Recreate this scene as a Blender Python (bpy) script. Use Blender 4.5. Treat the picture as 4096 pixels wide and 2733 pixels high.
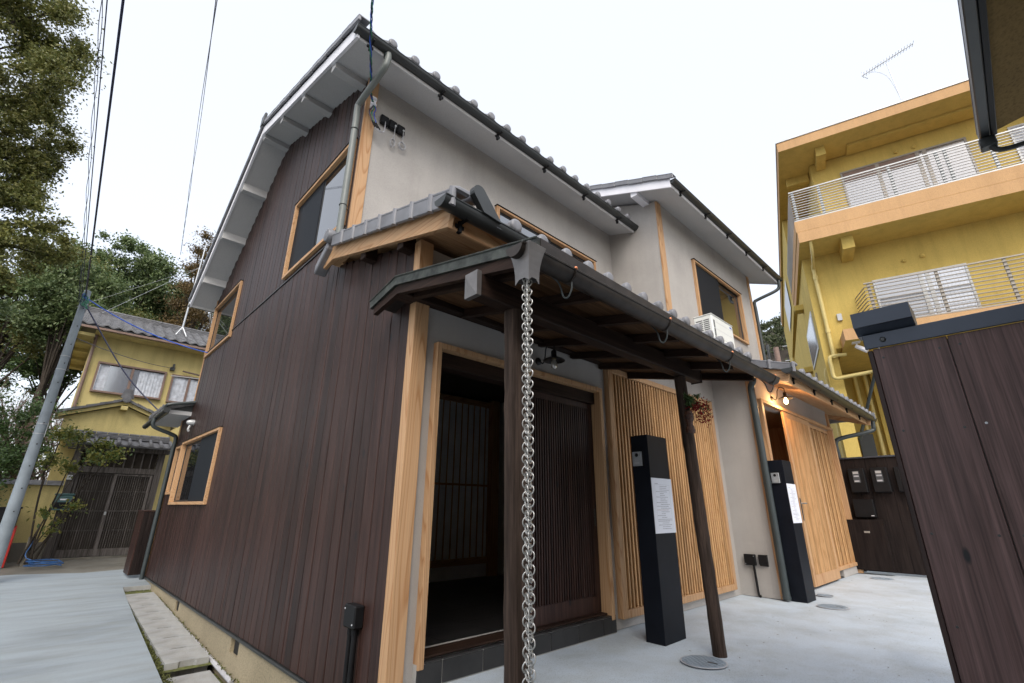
import bpy, math, random
import numpy as np
from mathutils import Vector, Matrix
random.seed(7); rng = np.random.default_rng(11)
for o in list(bpy.data.objects): bpy.data.objects.remove(o)
scene = bpy.context.scene
col = scene.collection
# ------------------------------------------------------------------ camera
YAW, PITCH, ROLL, FPX = 0.763020, 0.342598, 0.0065, 1869.04
_fw = Vector((math.sin(YAW)*math.cos(PITCH), math.cos(YAW)*math.cos(PITCH), math.sin(PITCH)))
_rt = Vector((math.cos(YAW), -math.sin(YAW), 0)); _up = _rt.cross(_fw)
rt = _rt*math.cos(ROLL) + _up*math.sin(ROLL); up = _up*math.cos(ROLL) - _rt*math.sin(ROLL)
cam = bpy.data.cameras.new('camera'); co = bpy.data.objects.new('camera', cam); col.objects.link(co)
m = Matrix((rt, up, -_fw)).transposed().to_4x4(); m.translation = Vector((0, 0, 1.0)); co.matrix_world = m
cam.sensor_fit = 'HORIZONTAL'; cam.sensor_width = 36; cam.lens = 36*FPX/4096; cam.clip_start = .02; cam.clip_end = 3000
scene.camera = co
# ------------------------------------------------------------------ sky and sun
SUN_EL, SUN_AZ = math.radians(46), math.radians(-142)      # azimuth from +Y towards +X
w = bpy.data.worlds.new('World'); scene.world = w; w.use_nodes = True
nt = w.node_tree; nt.nodes.clear()
sky = nt.nodes.new('ShaderNodeTexSky'); sky.sky_type = 'NISHITA'; sky.sun_disc = False
sky.sun_elevation = SUN_EL; sky.sun_rotation = SUN_AZ; sky.dust_density = 4; sky.air_density = 1.0; sky.ozone_density = 1.0
b1 = nt.nodes.new('ShaderNodeBackground'); nt.links.new(sky.outputs[0], b1.inputs[0]); b1.inputs[1].default_value = 0.06
b2 = nt.nodes.new('ShaderNodeBackground'); b2.inputs[0].default_value = (.965, .98, 1, 1); b2.inputs[1].default_value = 0.42   # cloud layer
ad = nt.nodes.new('ShaderNodeAddShader'); wo = nt.nodes.new('ShaderNodeOutputWorld')
nt.links.new(b1.outputs[0], ad.inputs[0]); nt.links.new(b2.outputs[0], ad.inputs[1]); nt.links.new(ad.outputs[0], wo.inputs[0])
sl = bpy.data.lights.new('sun', 'SUN'); sl.energy = 0.9; sl.angle = math.radians(32); sl.color = (1, .97, .92)
so = bpy.data.objects.new('sun', sl); col.objects.link(so)
sd = Vector((math.sin(SUN_AZ)*math.cos(SUN_EL), math.cos(SUN_AZ)*math.cos(SUN_EL), math.sin(SUN_EL)))
so.rotation_euler = sd.to_track_quat('Z', 'Y').to_euler(); so.location = (0, 0, 30)
vs = scene.view_settings; vs.view_transform = 'Standard'; vs.look = 'None'; vs.exposure = 1.07; vs.gamma = 1; vs.use_curve_mapping = False
scene.cycles.max_bounces = 8; scene.cycles.diffuse_bounces = 5; scene.cycles.transparent_max_bounces = 8
scene.cycles.use_adaptive_sampling = True; scene.cycles.adaptive_threshold = .02
scene.cycles.use_denoising = True
scene.cycles.sample_clamp_indirect = 6

# ------------------------------------------------------------------ mesh helper
WL = {}                                                    # world location of every object
class MB:
    def __init__(s, xf=None): s.v = []; s.f = []; s.mi = []; s.xf = xf
    def add(s, vs, fs, mi=0):
        n = len(s.v)
        s.v += [tuple(s.xf(*p)) if s.xf else tuple(p) for p in vs]
        s.f += [tuple(i+n for i in f) for f in fs]; s.mi += [mi]*len(fs); return s
    def box(s, x0, x1, y0, y1, z0, z1, mi=0):
        v = [(x0,y0,z0),(x1,y0,z0),(x1,y1,z0),(x0,y1,z0),(x0,y0,z1),(x1,y0,z1),(x1,y1,z1),(x0,y1,z1)]
        return s.add(v, [(0,3,2,1),(4,5,6,7),(0,1,5,4),(1,2,6,5),(2,3,7,6),(3,0,4,7)], mi)
    def cbox(s, x0, x1, y0, y1, z0, z1, c=.003, mi=0):      # box with chamfered edges
        c = min(c, abs(x1-x0)*.4, abs(y1-y0)*.4, abs(z1-z0)*.4)
        X = (x0, x1); Y = (y0, y1); Z = (z0, z1); v = []; idx = {}
        for i in (0,1):
            for j in (0,1):
                for k in (0,1):
                    a = [1-2*i, 1-2*j, 1-2*k]
                    for ax in range(3):
                        p = [X[i]+a[0]*c, Y[j]+a[1]*c, Z[k]+a[2]*c]; p[ax] = (X[i], Y[j], Z[k])[ax]
                        idx[i,j,k,ax] = len(v); v.append(tuple(p))
        f = []
        for ax in range(3):
            b, d = [(1,2),(2,0),(0,1)][ax]
            for s_ in (0,1):
                q = []
                for (m_, n_) in ((0,0),(1,0),(1,1),(0,1)):
                    t = [0,0,0]; t[ax] = s_; t[b] = m_; t[d] = n_; q.append(idx[t[0],t[1],t[2],ax])
                f.append(tuple(q if s_ else q[::-1]))
                for n_ in (0,1):                            # edge strips
                    t0 = [0,0,0]; t1 = [0,0,0]; t0[ax]=t1[ax]=s_; t0[b]=t1[b]=n_; t0[d]=0; t1[d]=1
                    q = [idx[(*t0,ax)], idx[(*t1,ax)], idx[(*t1,b)], idx[(*t0,b)]]
                    f.append(tuple(q if (s_ ^ n_) else q[::-1]))
        for i in (0,1):
            for j in (0,1):
                for k in (0,1):
                    q = [idx[i,j,k,a] for a in range(3)]
                    f.append(tuple(q if (i+j+k) % 2 else q[::-1]))
        return s.add(v, f, mi)
    def prism(s, poly, a0, a1, ax='x', mi=0):               # polygon extruded along an axis
        n = len(poly)
        def P(p, a): return {'x': (a,p[0],p[1]), 'y': (p[0],a,p[1]), 'z': (p[0],p[1],a)}[ax]
        v = [P(p, a0) for p in poly]+[P(p, a1) for p in poly]
        f = [tuple(range(n))[::-1], tuple(range(n, 2*n))]+[(i, (i+1) % n, (i+1) % n+n, i+n) for i in range(n)]
        return s.add(v, f, mi)
    def quad(s, *p, mi=0): return s.add(p, [tuple(range(len(p)))], mi)
    def tube(s, pts, r, n=8, mi=0, caps=True, close=False):
        pts = [Vector(p) for p in pts]; R = r if isinstance(r, (list, tuple)) else [r]*len(pts)
        v = []; N = len(pts); ref = None
        for i, p in enumerate(pts):
            a = pts[i-1] if (i or close) else p; b = pts[(i+1) % N] if (i < N-1 or close) else p
            t = (b-a).normalized()
            if ref is None: ref = t.orthogonal().normalized()
            ref = (ref-t*ref.dot(t)); ref = ref.normalized() if ref.length > 1e-6 else t.orthogonal().normalized()
            bn = t.cross(ref)
            for k in range(n):
                an = 2*math.pi*k/n; v.append(p+(ref*math.cos(an)+bn*math.sin(an))*R[i])
        f = []
        for i in range(N if close else N-1):
            j = (i+1) % N
            for k in range(n): f.append((i*n+k, i*n+(k+1) % n, j*n+(k+1) % n, j*n+k))
        if caps and not close: f += [tuple(range(n))[::-1], tuple(range((N-1)*n, N*n))]
        return s.add(v, f, mi)
    def lathe(s, prof, c, n=16, ax='z', mi=0):              # prof = [(r, h)]
        v = []
        for r, h in prof:
            for k in range(n):
                a = 2*math.pi*k/n; p = (r*math.cos(a), r*math.sin(a), h)
                p = {'z': p, 'y': (p[0], p[2], p[1]), 'x': (p[2], p[0], p[1])}[ax]
                v.append((c[0]+p[0], c[1]+p[1], c[2]+p[2]))
        f = [(i*n+k, i*n+(k+1) % n, (i+1)*n+(k+1) % n, (i+1)*n+k) for i in range(len(prof)-1) for k in range(n)]
        f += [tuple(range(n))[::-1], tuple(range((len(prof)-1)*n, len(prof)*n))]
        if ax == 'y': f = [t[::-1] for t in f]
        return s.add(v, f, mi)
    def dome(s, c, r, rx=1, ry=1, rz=1, n=10, k=6, mi=0):
        prof = [(max(.0005, r*math.sin(math.pi*i/k)), -r*math.cos(math.pi*i/k)) for i in range(k+1)]
        b = MB(); b.lathe(prof, (0,0,0), n)
        return s.add([(c[0]+p[0]*rx, c[1]+p[1]*ry, c[2]+p[2]*rz) for p in b.v], b.f, mi)
    def mesh(s, name, mats, smooth=False, origin=None):
        a = np.array(s.v, float)
        if origin is None: origin = ((a[:,0].min()+a[:,0].max())/2, (a[:,1].min()+a[:,1].max())/2, a[:,2].min())
        me = bpy.data.meshes.new(name)
        me.from_pydata([tuple(p) for p in (a-np.array(origin))], [], s.f)
        for m_ in (mats if isinstance(mats, (list, tuple)) else [mats]): me.materials.append(m_)
        if any(s.mi): me.polygons.foreach_set('material_index', s.mi)
        if smooth:
            me.polygons.foreach_set('use_smooth', [True]*len(s.f))
            if smooth != 'full': me.set_sharp_from_angle(angle=math.radians(40))
        me.update(); return me, origin
    def build(s, name, mats, parent=None, smooth=False, **tags):
        me, o = s.mesh(name, mats, smooth); return place(name, me, o, parent, **tags)
def place(name, me, loc, parent=None, **tags):
    ob = bpy.data.objects.new(name, me); col.objects.link(ob)
    WL[ob.name] = Vector(loc)
    if parent: ob.parent = parent; ob.location = Vector(loc)-WL[parent.name]
    else: ob.location = loc
    return tag(ob, **tags)
def tag(ob, label=None, cat=None, group=None, kind=None):
    if label: ob['label'] = label
    if cat: ob['category'] = cat
    if group: ob['group'] = group
    if kind: ob['kind'] = kind
    return ob
def thing(name, loc, label, cat, group=None): return place(name, None, loc, None, label=label, cat=cat, group=group)
def bx(name, mats, parent, *a, c=.004, **t): return MB().cbox(*a, c=c).build(name, mats, parent, **t)
def arc(pts, n=6):                                          # smooth a polyline (Catmull-Rom)
    P_ = [Vector(p) for p in pts]; out = []
    for i in range(len(P_)-1):
        p0 = P_[max(i-1,0)]; p1 = P_[i]; p2 = P_[i+1]; p3 = P_[min(i+2,len(P_)-1)]
        for k in range(n):
            t = k/n
            out.append(.5*((2*p1)+(p2-p0)*t+(2*p0-5*p1+4*p2-p3)*t*t+(3*p1-p0-3*p2+p3)*t**3))
    out.append(P_[-1]); return out

# ------------------------------------------------------------------ materials
def mat(name):
    m_ = bpy.data.materials.new(name); m_.use_nodes = True; n = m_.node_tree; n.nodes.clear()
    o = n.nodes.new('ShaderNodeOutputMaterial'); p = n.nodes.new('ShaderNodeBsdfPrincipled'); n.links.new(p.outputs[0], o.inputs[0])
    return m_, n, p
class NG:
    def __init__(s, n): s.n = n
    def node(s, t, **k):
        x = s.n.nodes.new(t)
        for a, b in k.items(): setattr(x, a, b)
        return x
    def link(s, a, b): s.n.links.new(a, b)
    def coords(s, scale=(1,1,1), rnd=True, world=False):
        mp = s.node('ShaderNodeMapping'); mp.inputs['Scale'].default_value = scale
        if world:
            g = s.node('ShaderNodeNewGeometry'); s.link(g.outputs['Position'], mp.inputs[0]); return mp.outputs[0]
        tc = s.node('ShaderNodeTexCoord')
        if rnd:
            oi = s.node('ShaderNodeObjectInfo'); mu = s.node('ShaderNodeMath', operation='MULTIPLY'); mu.inputs[1].default_value = 37
            s.link(oi.outputs['Random'], mu.inputs[0])
            va = s.node('ShaderNodeVectorMath', operation='ADD'); s.link(tc.outputs['Object'], va.inputs[0]); s.link(mu.outputs[0], va.inputs[1])
            s.link(va.outputs[0], mp.inputs[0])
        else: s.link(tc.outputs['Object'], mp.inputs[0])
        return mp.outputs[0]
    def noise(s, vec, scale=1, detail=4, rough=.55, dist=0):
        t = s.node('ShaderNodeTexNoise'); s.link(vec, t.inputs['Vector']); t.inputs['Scale'].default_value = scale
        t.inputs['Detail'].default_value = detail; t.inputs['Roughness'].default_value = rough; t.inputs['Distortion'].default_value = dist
        return t.outputs['Fac']
    def ramp(s, fac, stops):
        r = s.node('ShaderNodeValToRGB'); e = r.color_ramp.elements
        while len(e) < len(stops): e.new(.5)
        for i, (p, c) in enumerate(stops): e[i].position = p; e[i].color = (*c, 1) if len(c) == 3 else c
        s.link(fac, r.inputs[0]); return r.outputs[0]
    def mix(s, a, b, fac, mode='MIX'):
        x = s.node('ShaderNodeMix', data_type='RGBA', blend_type=mode)
        for sock, v in ((x.inputs[0], fac), (x.inputs[6], a), (x.inputs[7], b)):
            if hasattr(v, 'links') or hasattr(v, 'is_output'): s.link(v, sock)
            elif isinstance(v, (int, float)): sock.default_value = v
            else: sock.default_value = (*v, 1)
        return x.outputs[2]
    def bump(s, h, p, strength=.3, dist=.01):
        b = s.node('ShaderNodeBump'); b.inputs['Strength'].default_value = strength; b.inputs['Distance'].default_value = dist
        s.link(h, b.inputs['Height']); s.link(b.outputs[0], p.inputs['Normal'])
    def rand(s, lo, hi):
        oi = s.node('ShaderNodeObjectInfo'); mr = s.node('ShaderNodeMapRange'); mr.inputs['To Min'].default_value = lo; mr.inputs['To Max'].default_value = hi
        s.link(oi.outputs['Random'], mr.inputs[0]); return mr.outputs[0]
def G3(v): return (v, v, v)
def plain(name, c, rough=.6, metal=0, var=.15, sc=6, bump=0, rnd=True, spec=.5, bsc=None):
    m_, n, p = mat(name); g = NG(n); v = g.coords(rnd=rnd)
    f = g.noise(v, sc, 5); cc = g.ramp(f, [(.3, tuple(x*(1-var) for x in c)), (.7, tuple(min(1, x*(1+var)) for x in c))])
    g.link(cc, p.inputs['Base Color']); p.inputs['Roughness'].default_value = rough; p.inputs['Metallic'].default_value = metal
    p.inputs['Specular IOR Level'].default_value = spec
    if bump: g.bump(g.noise(v, bsc or sc*12, 3), p, bump, .004)
    return m_
AX = {'x': (1,14,14), 'y': (14,1,14), 'z': (14,14,1)}
def wood(name, c1, c2, axis='z', rough=.6, knots=True, tone=(.8, 1.2), grain=.5, dark=(.008,.008,.010), knot=.045, spec=.16):
    m_, n, p = mat(name); g = NG(n); s = AX[axis]
    v = g.coords(tuple(x*1.6 for x in s)); big = g.noise(v, 1, 6, .65, .4)
    v2 = g.coords(tuple(x*9 if x > 1 else 2.2 for x in s)); fine = g.noise(v2, 1, 3, .6)
    cc = g.ramp(big, [(.34, c1), (.66, c2)])
    fc = g.ramp(fine, [(.3, G3(1-grain)), (.65, G3(1.12))])
    cc = g.mix(cc, fc, 1.0, 'MULTIPLY')
    if knots:
        v3 = g.coords(tuple(7 if x > 1 else 2.6 for x in s)); vo = g.node('ShaderNodeTexVoronoi'); g.link(v3, vo.inputs['Vector']); vo.inputs['Scale'].default_value = 1
        k = g.ramp(vo.outputs['Distance'], [(knot, (1,1,1)), (knot*1.6, (0,0,0))])
        cc = g.mix(cc, dark, k)
        st = g.ramp(g.noise(g.coords(tuple(x*.8 if x > 1 else .5 for x in s)), 1, 4, .6, 1), [(.64, (0,0,0)), (.72, (1,1,1))])
        cc = g.mix(cc, dark, g.mix((0,0,0), st, .5))
    r = g.rand(*tone); h = g.node('ShaderNodeHueSaturation'); g.link(r, h.inputs['Value']); g.link(cc, h.inputs['Color'])
    g.link(h.outputs[0], p.inputs['Base Color']); p.inputs['Roughness'].default_value = rough; p.inputs['Specular IOR Level'].default_value = spec
    g.bump(fine, p, .35, .003); return m_
def hinoki(name, axis='z', c1=(.52,.318,.17), c2=(.39,.20,.088), tone=(.9, 1.1)):
    m_, n, p = mat(name); g = NG(n); s = AX[axis]
    v = g.coords(tuple(2.6 if x > 1 else .22 for x in s))
    wv = g.node('ShaderNodeTexNoise'); g.link(v, wv.inputs['Vector']); wv.inputs['Scale'].default_value = 1.2; wv.inputs['Detail'].default_value = 1.5
    mu = g.node('ShaderNodeMath', operation='MULTIPLY'); mu.inputs[1].default_value = 26; g.link(wv.outputs['Fac'], mu.inputs[0])
    fr = g.node('ShaderNodeMath', operation='FRACT'); g.link(mu.outputs[0], fr.inputs[0])
    cc = g.ramp(fr.outputs[0], [(0, c2), (.12, c1), (.75, tuple(x*.96 for x in c1)), (1, c2)])
    fine = g.noise(g.coords(tuple(x*14 if x > 1 else 3 for x in s)), 1, 2)
    cc = g.mix(cc, g.ramp(fine, [(.3, G3(.86)), (.7, G3(1.06))]), 1.0, 'MULTIPLY')
    h = g.node('ShaderNodeHueSaturation'); g.link(g.rand(*tone), h.inputs['Value']); g.link(cc, h.inputs['Color'])
    g.link(h.outputs[0], p.inputs['Base Color']); p.inputs['Roughness'].default_value = .55; p.inputs['Specular IOR Level'].default_value = .3
    return m_
def stucco(name, c, bs=260, bump=.5, stain=.12, streak=0):
    m_, n, p = mat(name); g = NG(n); v = g.coords(rnd=False)
    a = g.noise(v, 1.3, 4); sp = g.noise(v, bs, 2, .7)
    cc = g.ramp(a, [(.3, tuple(x*(1-stain) for x in c)), (.7, tuple(x*(1+stain*.6) for x in c))])
    cc = g.mix(cc, g.ramp(sp, [(.32, G3(.72)), (.55, G3(1.05))]), 1.0, 'MULTIPLY')
    if streak: cc = g.mix(cc, g.ramp(g.noise(g.coords((4.5,4.5,.35), rnd=False), 1, 6, .65, .3), [(.36, (1-streak,1-streak*1.05,1-streak*1.1)), (.56, G3(1.03))]), 1.0, 'MULTIPLY')
    g.link(cc, p.inputs['Base Color']); p.inputs['Roughness'].default_value = .9; p.inputs['Specular IOR Level'].default_value = .2
    g.bump(sp, p, bump, .004); return m_
def glass(name, tint=(.02,.03,.03), rough=.02):
    m_, n, p = mat(name); p.inputs['Base Color'].default_value = (*tint, 1); p.inputs['Roughness'].default_value = rough
    p.inputs['Specular IOR Level'].default_value = 1.0; p.inputs['IOR'].default_value = 2.2; return m_
def emit(name, c, s):
    m_, n, p = mat(name); p.inputs['Emission Color'].default_value = (*c, 1); p.inputs['Emission Strength'].default_value = s; p.inputs['Base Color'].default_value = (*c, 1); return m_
M = {}
M['board'] = wood('dark_stained_cedar', (.023,.0098,.0074), (.054,.0270,.0215), 'z', .46, tone=(.68, 1.32), grain=.5, spec=.30, knot=.07)
M['board_x'] = wood('dark_stained_beam_x', (.018,.009,.0062), (.044,.025,.0175), 'x', .6, knots=False)
M['board_y'] = wood('dark_stained_beam_y', (.018,.009,.0062), (.044,.025,.0175), 'y', .6, knots=False)
M['log'] = wood('dark_log', (.028,.018,.013), (.085,.058,.045), 'z', .65, knot=.03)
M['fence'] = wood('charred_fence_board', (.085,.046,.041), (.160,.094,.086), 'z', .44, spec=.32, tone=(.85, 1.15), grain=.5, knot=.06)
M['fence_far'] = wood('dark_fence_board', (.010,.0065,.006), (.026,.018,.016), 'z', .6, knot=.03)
M['olddark'] = wood('old_gate_wood', (.06,.052,.046), (.15,.135,.125), 'z', .75, knots=False)
M['plank'] = wood('canopy_ceiling_plank', (.07,.034,.015), (.13,.068,.032), 'x', .6, knots=False)
M['hin'] = hinoki('hinoki_z', 'z'); M['hinx'] = hinoki('hinoki_x', 'x'); M['hiny'] = hinoki('hinoki_y', 'y')
M['slat'] = hinoki('hinoki_slat', 'z', (.54,.32,.15), (.40,.215,.085), (.78, 1.15))
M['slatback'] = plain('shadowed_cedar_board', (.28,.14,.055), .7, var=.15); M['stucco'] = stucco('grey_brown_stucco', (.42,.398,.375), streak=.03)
M['soffit'] = stucco('white_soffit', (.53,.53,.53), 200, .3, .05)
M['white'] = plain('white_paint', (.80,.80,.84), .5, var=.04)
M['found'] = stucco('washed_gravel_foundation', (.33,.28,.19), 90, 1.0, .2)
M['tile'] = plain('silver_roof_tile', (.18,.183,.198), .42, var=.2, sc=5, spec=.45)
M['gut'] = plain('charcoal_gutter', (.028,.031,.031), .38, var=.15)
M['pipe'] = plain('grey_green_downpipe', (.15,.165,.155), .45, var=.08)
M['dpipe'] = plain('dark_downpipe', (.035,.045,.047), .42, var=.1)
M['copper'] = plain('aged_copper', (.045,.037,.032), .48, .55, var=.4, sc=9)
M['patina'] = plain('green_patina_copper', (.048,.053,.045), .5, .3, var=.75, sc=14)
M['lead'] = plain('weathered_copper_sheet', (.19,.18,.175), .42, .6, var=.2, sc=8)
M['bcop'] = plain('bright_copper', (.75,.28,.14), .3, .9, var=.1)
M['black'] = plain('black_powder_coat', (.006,.0075,.012), .5, var=.2, spec=.15)
M['blackm'] = plain('black_plastic', (.009,.009,.010), .45, var=.2, spec=.2)
M['sash'] = plain('black_window_sash', (.012,.014,.017), .4, var=.2)
M['steel'] = plain('stainless_steel', (.60,.59,.56), .32, .75, var=.1, sc=20)
M['galv'] = plain('galvanised_steel', (.42,.44,.46), .45, .6, var=.12)
M['glass'] = glass('window_glass'); M['mirror'] = glass('dark_glass', (.012,.013,.015), .03)
M['screen'] = plain('insect_screen', (.014,.017,.022), .6, var=.1, sc=40, spec=.15)
M['dtile'] = plain('black_floor_tile', (.020,.019,.019), .45, var=.35, sc=9)
M['grout'] = plain('grey_grout', (.42,.41,.39), .9)
M['ac'] = plain('white_ac_plastic', (.72,.74,.71), .4, var=.03)
M['acdark'] = plain('ac_dark_slot', (.06,.065,.07), .5)
M['paper'] = plain('white_paper', (.72,.74,.80), .8, var=.02)
M['ink'] = plain('grey_ink', (.30,.30,.33), .8); M['inkr'] = plain('red_grey_ink', (.42,.30,.28), .8)
M['blue'] = plain('blue_cable', (.02,.08,.42), .4); M['green'] = plain('green_cable', (.02,.16,.09), .4)
M['navy'] = plain('navy_cable', (.018,.022,.06), .45); M['grey'] = plain('grey_cable', (.42,.42,.44), .5)
M['hose'] = plain('blue_hose', (.02,.09,.25), .5)
M['yel'] = stucco('yellow_render', (.62,.46,.135), 120, .35, .07, .08)
M['yel2'] = stucco('pale_yellow_plaster', (.60,.50,.22), 150, .25, .12, .14)
M['peach'] = stucco('peach_fascia', (.56,.345,.175), 120, .25, .05, .06)
M['ypipe'] = plain('yellow_pipe', (.66,.53,.20), .45, var=.08)
M['lgrey'] = plain('pale_aluminium', (.46,.47,.47), .4, .3, var=.05)
M['tgrey'] = plain('taupe_aluminium', (.30,.27,.23), .45, .2, var=.06)
M['curt'] = plain('white_curtain', (.52,.55,.60), .9, var=.25, sc=9)
M['pane'] = glass('curtained_pane', (.36,.40,.47), .08)
M['pane2'] = glass('grey_pane', (.10,.11,.13), .10)
M['brownf'] = plain('brown_window_frame', (.20,.13,.10), .5)
M['otile'] = plain('old_grey_roof_tile', (.13,.13,.135), .5, var=.35, sc=7, spec=.3)
M['cpole'] = plain('concrete_pole', (.24,.28,.31), .7, var=.15, sc=5)
M['cap'] = plain('dark_blue_metal_cap', (.045,.055,.075), .4, .3, var=.12)
M['red'] = plain('red_paint', (.42,.02,.012), .45, var=.1)
M['mailbox'] = plain('teal_mailbox', (.06,.13,.13), .5)
M['ochre'] = stucco('ochre_soffit', (.20,.135,.055), 60, .3, .25)
M['vase'] = plain('lacquered_bark_vase', (.06,.022,.012), .25, var=.7, sc=40, bump=.8)
M['berry'] = plain('red_berry', (.22,.006,.008), .5, var=.2, spec=.15)
M['leaf_n'] = plain('nandina_leaf', (.06,.11,.03), .5, var=.3)
M['brass'] = plain('warm_metal', (.35,.28,.16), .3, .8)
M['bulb'] = emit('lit_bulb', (1, .62, .25), 9)
M['bulbglass'] = glass('clear_bulb', (.35,.33,.30), .05)
M['lamp'] = plain('black_enamel', (.014,.014,.015), .35)
M['moss'] = plain('moss', (.10,.11,.03), .9, var=.6, sc=30, bump=1)
M['soil'] = plain('dark_soil', (.055,.045,.035), .95, var=.5, sc=12, bump=1)
M['bark'] = wood('bark', (.03,.025,.02), (.085,.07,.055), 'z', .9, knots=False)
M['twig'] = plain('bare_twig', (.16,.12,.10), .9, var=.3)
M['post'] = plain('shoji_panel', (.9,.9,.92), .8, var=.08)
M['ceil'] = plain('dark_interior', (.05,.04,.03), .9); M['plaster'] = stucco('white_plaster', (.7,.68,.64))
M['manh'] = None
def concrete(name, c, blotch=.12, sc=1.0, stretch=(1,1,1), spk=.12):
    m_, n, p = mat(name); g = NG(n); v = g.coords(stretch, rnd=False)
    a = g.noise(v, .9*sc, 5, .6, .6); b = g.noise(v, 3.1*sc, 5, .6); s = g.noise(g.coords(rnd=False), 150, 2, .7)
    cc = g.ramp(a, [(.30, tuple(x*(1-blotch*1.4) for x in c)), (.5, c), (.72, tuple(min(1, x*(1+blotch*.6)) for x in c))])
    cc = g.mix(cc, g.ramp(b, [(.35, (.90,.87,.82)), (.6, (1.03,1.03,1.03))]), .8, 'MULTIPLY')
    st = g.ramp(g.noise(v, 1.7*sc, 6, .7, 1.5), [(.62, (0,0,0)), (.74, (1,1,1))]); cc = g.mix(cc, tuple(x*q for x, q in zip(c, (.80,.74,.64))), g.mix((0,0,0), st, .7))
    cc = g.mix(cc, g.ramp(s, [(.28, G3(1-spk*2.5)), (.45, G3(1))]), 1.0, 'MULTIPLY')
    g.link(cc, p.inputs['Base Color']); p.inputs['Roughness'].default_value = .85; p.inputs['Specular IOR Level'].default_value = .25
    g.bump(g.noise(v, 40, 4), p, .25, .006); return m_
M['conc'] = concrete('courtyard_concrete', (.47,.535,.60), .13, spk=.2)
M['lane'] = concrete('lane_concrete', (.275,.315,.345), .14, .9, (.55, 2.2, 1))
M['slab'] = concrete('precast_slab', (.33,.335,.33), .2, 2.2)
M['oldconc'] = concrete('old_dark_concrete', (.17,.16,.135), .25, 1.2)
def leafmat(name, c1, c2, rough=.5, trans=.25):
    m_, n, p = mat(name); g = NG(n)
    gi = g.node('ShaderNodeNewGeometry'); f = g.noise(g.coords(rnd=False), .55, 3)
    cc = g.mix(c1, c2, gi.outputs['Random Per Island']); dk = g.ramp(f, [(.3, G3(.65)), (.7, G3(1.25))]); cc = g.mix(cc, dk, 1.0, 'MULTIPLY')
    g.link(cc, p.inputs['Base Color']); p.inputs['Roughness'].default_value = rough; p.inputs['Specular IOR Level'].default_value = .4
    tr = g.node('ShaderNodeBsdfTranslucent'); g.link(cc, tr.inputs[0]); mx = g.node('ShaderNodeMixShader'); mx.inputs[0].default_value = trans
    o = [x for x in n.nodes if x.type == 'OUTPUT_MATERIAL'][0]
    g.link(p.outputs[0], mx.inputs[1]); g.link(tr.outputs[0], mx.inputs[2]); g.link(mx.outputs[0], o.inputs[0]); return m_
M['lf_oak'] = leafmat('evergreen_oak_leaf', (.10,.125,.032), (.21,.20,.06), .45, .3)
M['lf_mid'] = leafmat('mid_green_leaf', (.07,.115,.042), (.18,.23,.09), .45, .25)
M['lf_yel'] = leafmat('yellow_green_leaf', (.12,.14,.03), (.20,.19,.05))
M['lf_ced'] = leafmat('rusty_cedar_leaf', (.10,.07,.028), (.19,.13,.05), .5, .28)
M['lf_dk'] = leafmat('dark_bush_leaf', (.05,.09,.03), (.12,.19,.06), .4, .25)
M['lf_shr'] = leafmat('shrub_leaf', (.06,.11,.03), (.26,.24,.05), .45, .35)
M['lf_hill'] = leafmat('hill_leaf', (.05,.07,.03), (.10,.115,.05)); M['lf_hily'] = leafmat('hill_yellow_leaf', (.22,.19,.03), (.30,.26,.05))
# ================================================================== setting
def lz(y): return -.636+.041*y                              # lane slopes up away from the camera
MB().quad((-900,-900,-1.4),(900,-900,-1.4),(900,900,-1.4),(-900,900,-1.4)).build('ground', M['soil'], kind='structure')
b = MB(); xs = (1.30,1.24,1.19,1.13,1.06); ys = (10.25,9,7.5,5.5,2.5)
b.add([(-9,-6,lz(-6)),(.9,-6,lz(-6)),(1.06,2.5,lz(2.5)),(1.13,5.5,lz(5.5)),(1.19,7.5,lz(7.5)),(1.24,9,lz(9)),(1.29,10.22,lz(10.22)),(1.66,10.22,lz(10.22)),(1.66,12.2,lz(12.2)),(.9,12.05,lz(12.05)),(0,12.35,lz(12.35)),(-1.2,12.3,lz(12.3)),(-9,12.3,lz(12.3))], [tuple(range(13))])
n0 = 13; top = list(b.v)
for i in range(n0):
    p, q = top[i], top[(i+1) % n0]; b.add([p, q, (q[0], q[1], q[2]-.14), (p[0], p[1], p[2]-.14)], [(0,3,2,1)])
b.build('lane', M['lane'], kind='structure')
MB().quad((.6,-6,lz(-6)-.15),(1.72,-6,lz(-6)-.15),(1.72,10.3,lz(10.3)-.15),(.6,10.3,lz(10.3)-.15)).build('drain_bed', M['soil'], kind='structure')
MB().quad((-9,11.9,lz(11.9)-.03),(3.4,11.9,lz(11.9)-.03),(3.4,19,.12),(-9,19,.12)).build('apron_pavement', M['oldconc'], kind='structure')
b = MB(); NX, NY = 60, 26
for j in range(NY+1):
    for i in range(NX+1):
        x = 1.66+(13.4-1.66)*i/NX; y = -4+(6.85)*j/NY
        b.v.append((x, y, .006*math.sin(x*1.7+y)*math.sin(y*2.3)+(.05*max(0, (x-8.5)/2) if x > 8.5 else 0)*0-.004))
b.f = [(j*(NX+1)+i, j*(NX+1)+i+1, (j+1)*(NX+1)+i+1, (j+1)*(NX+1)+i) for j in range(NY) for i in range(NX)]; b.mi = [0]*len(b.f)
b.build('courtyard_pavement', M['conc'], kind='structure', smooth=True)
MB().box(1.66,1.70,-6,2.7,-1.0,-.006).build('courtyard_retaining_edge', M['conc'], kind='structure')

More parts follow.
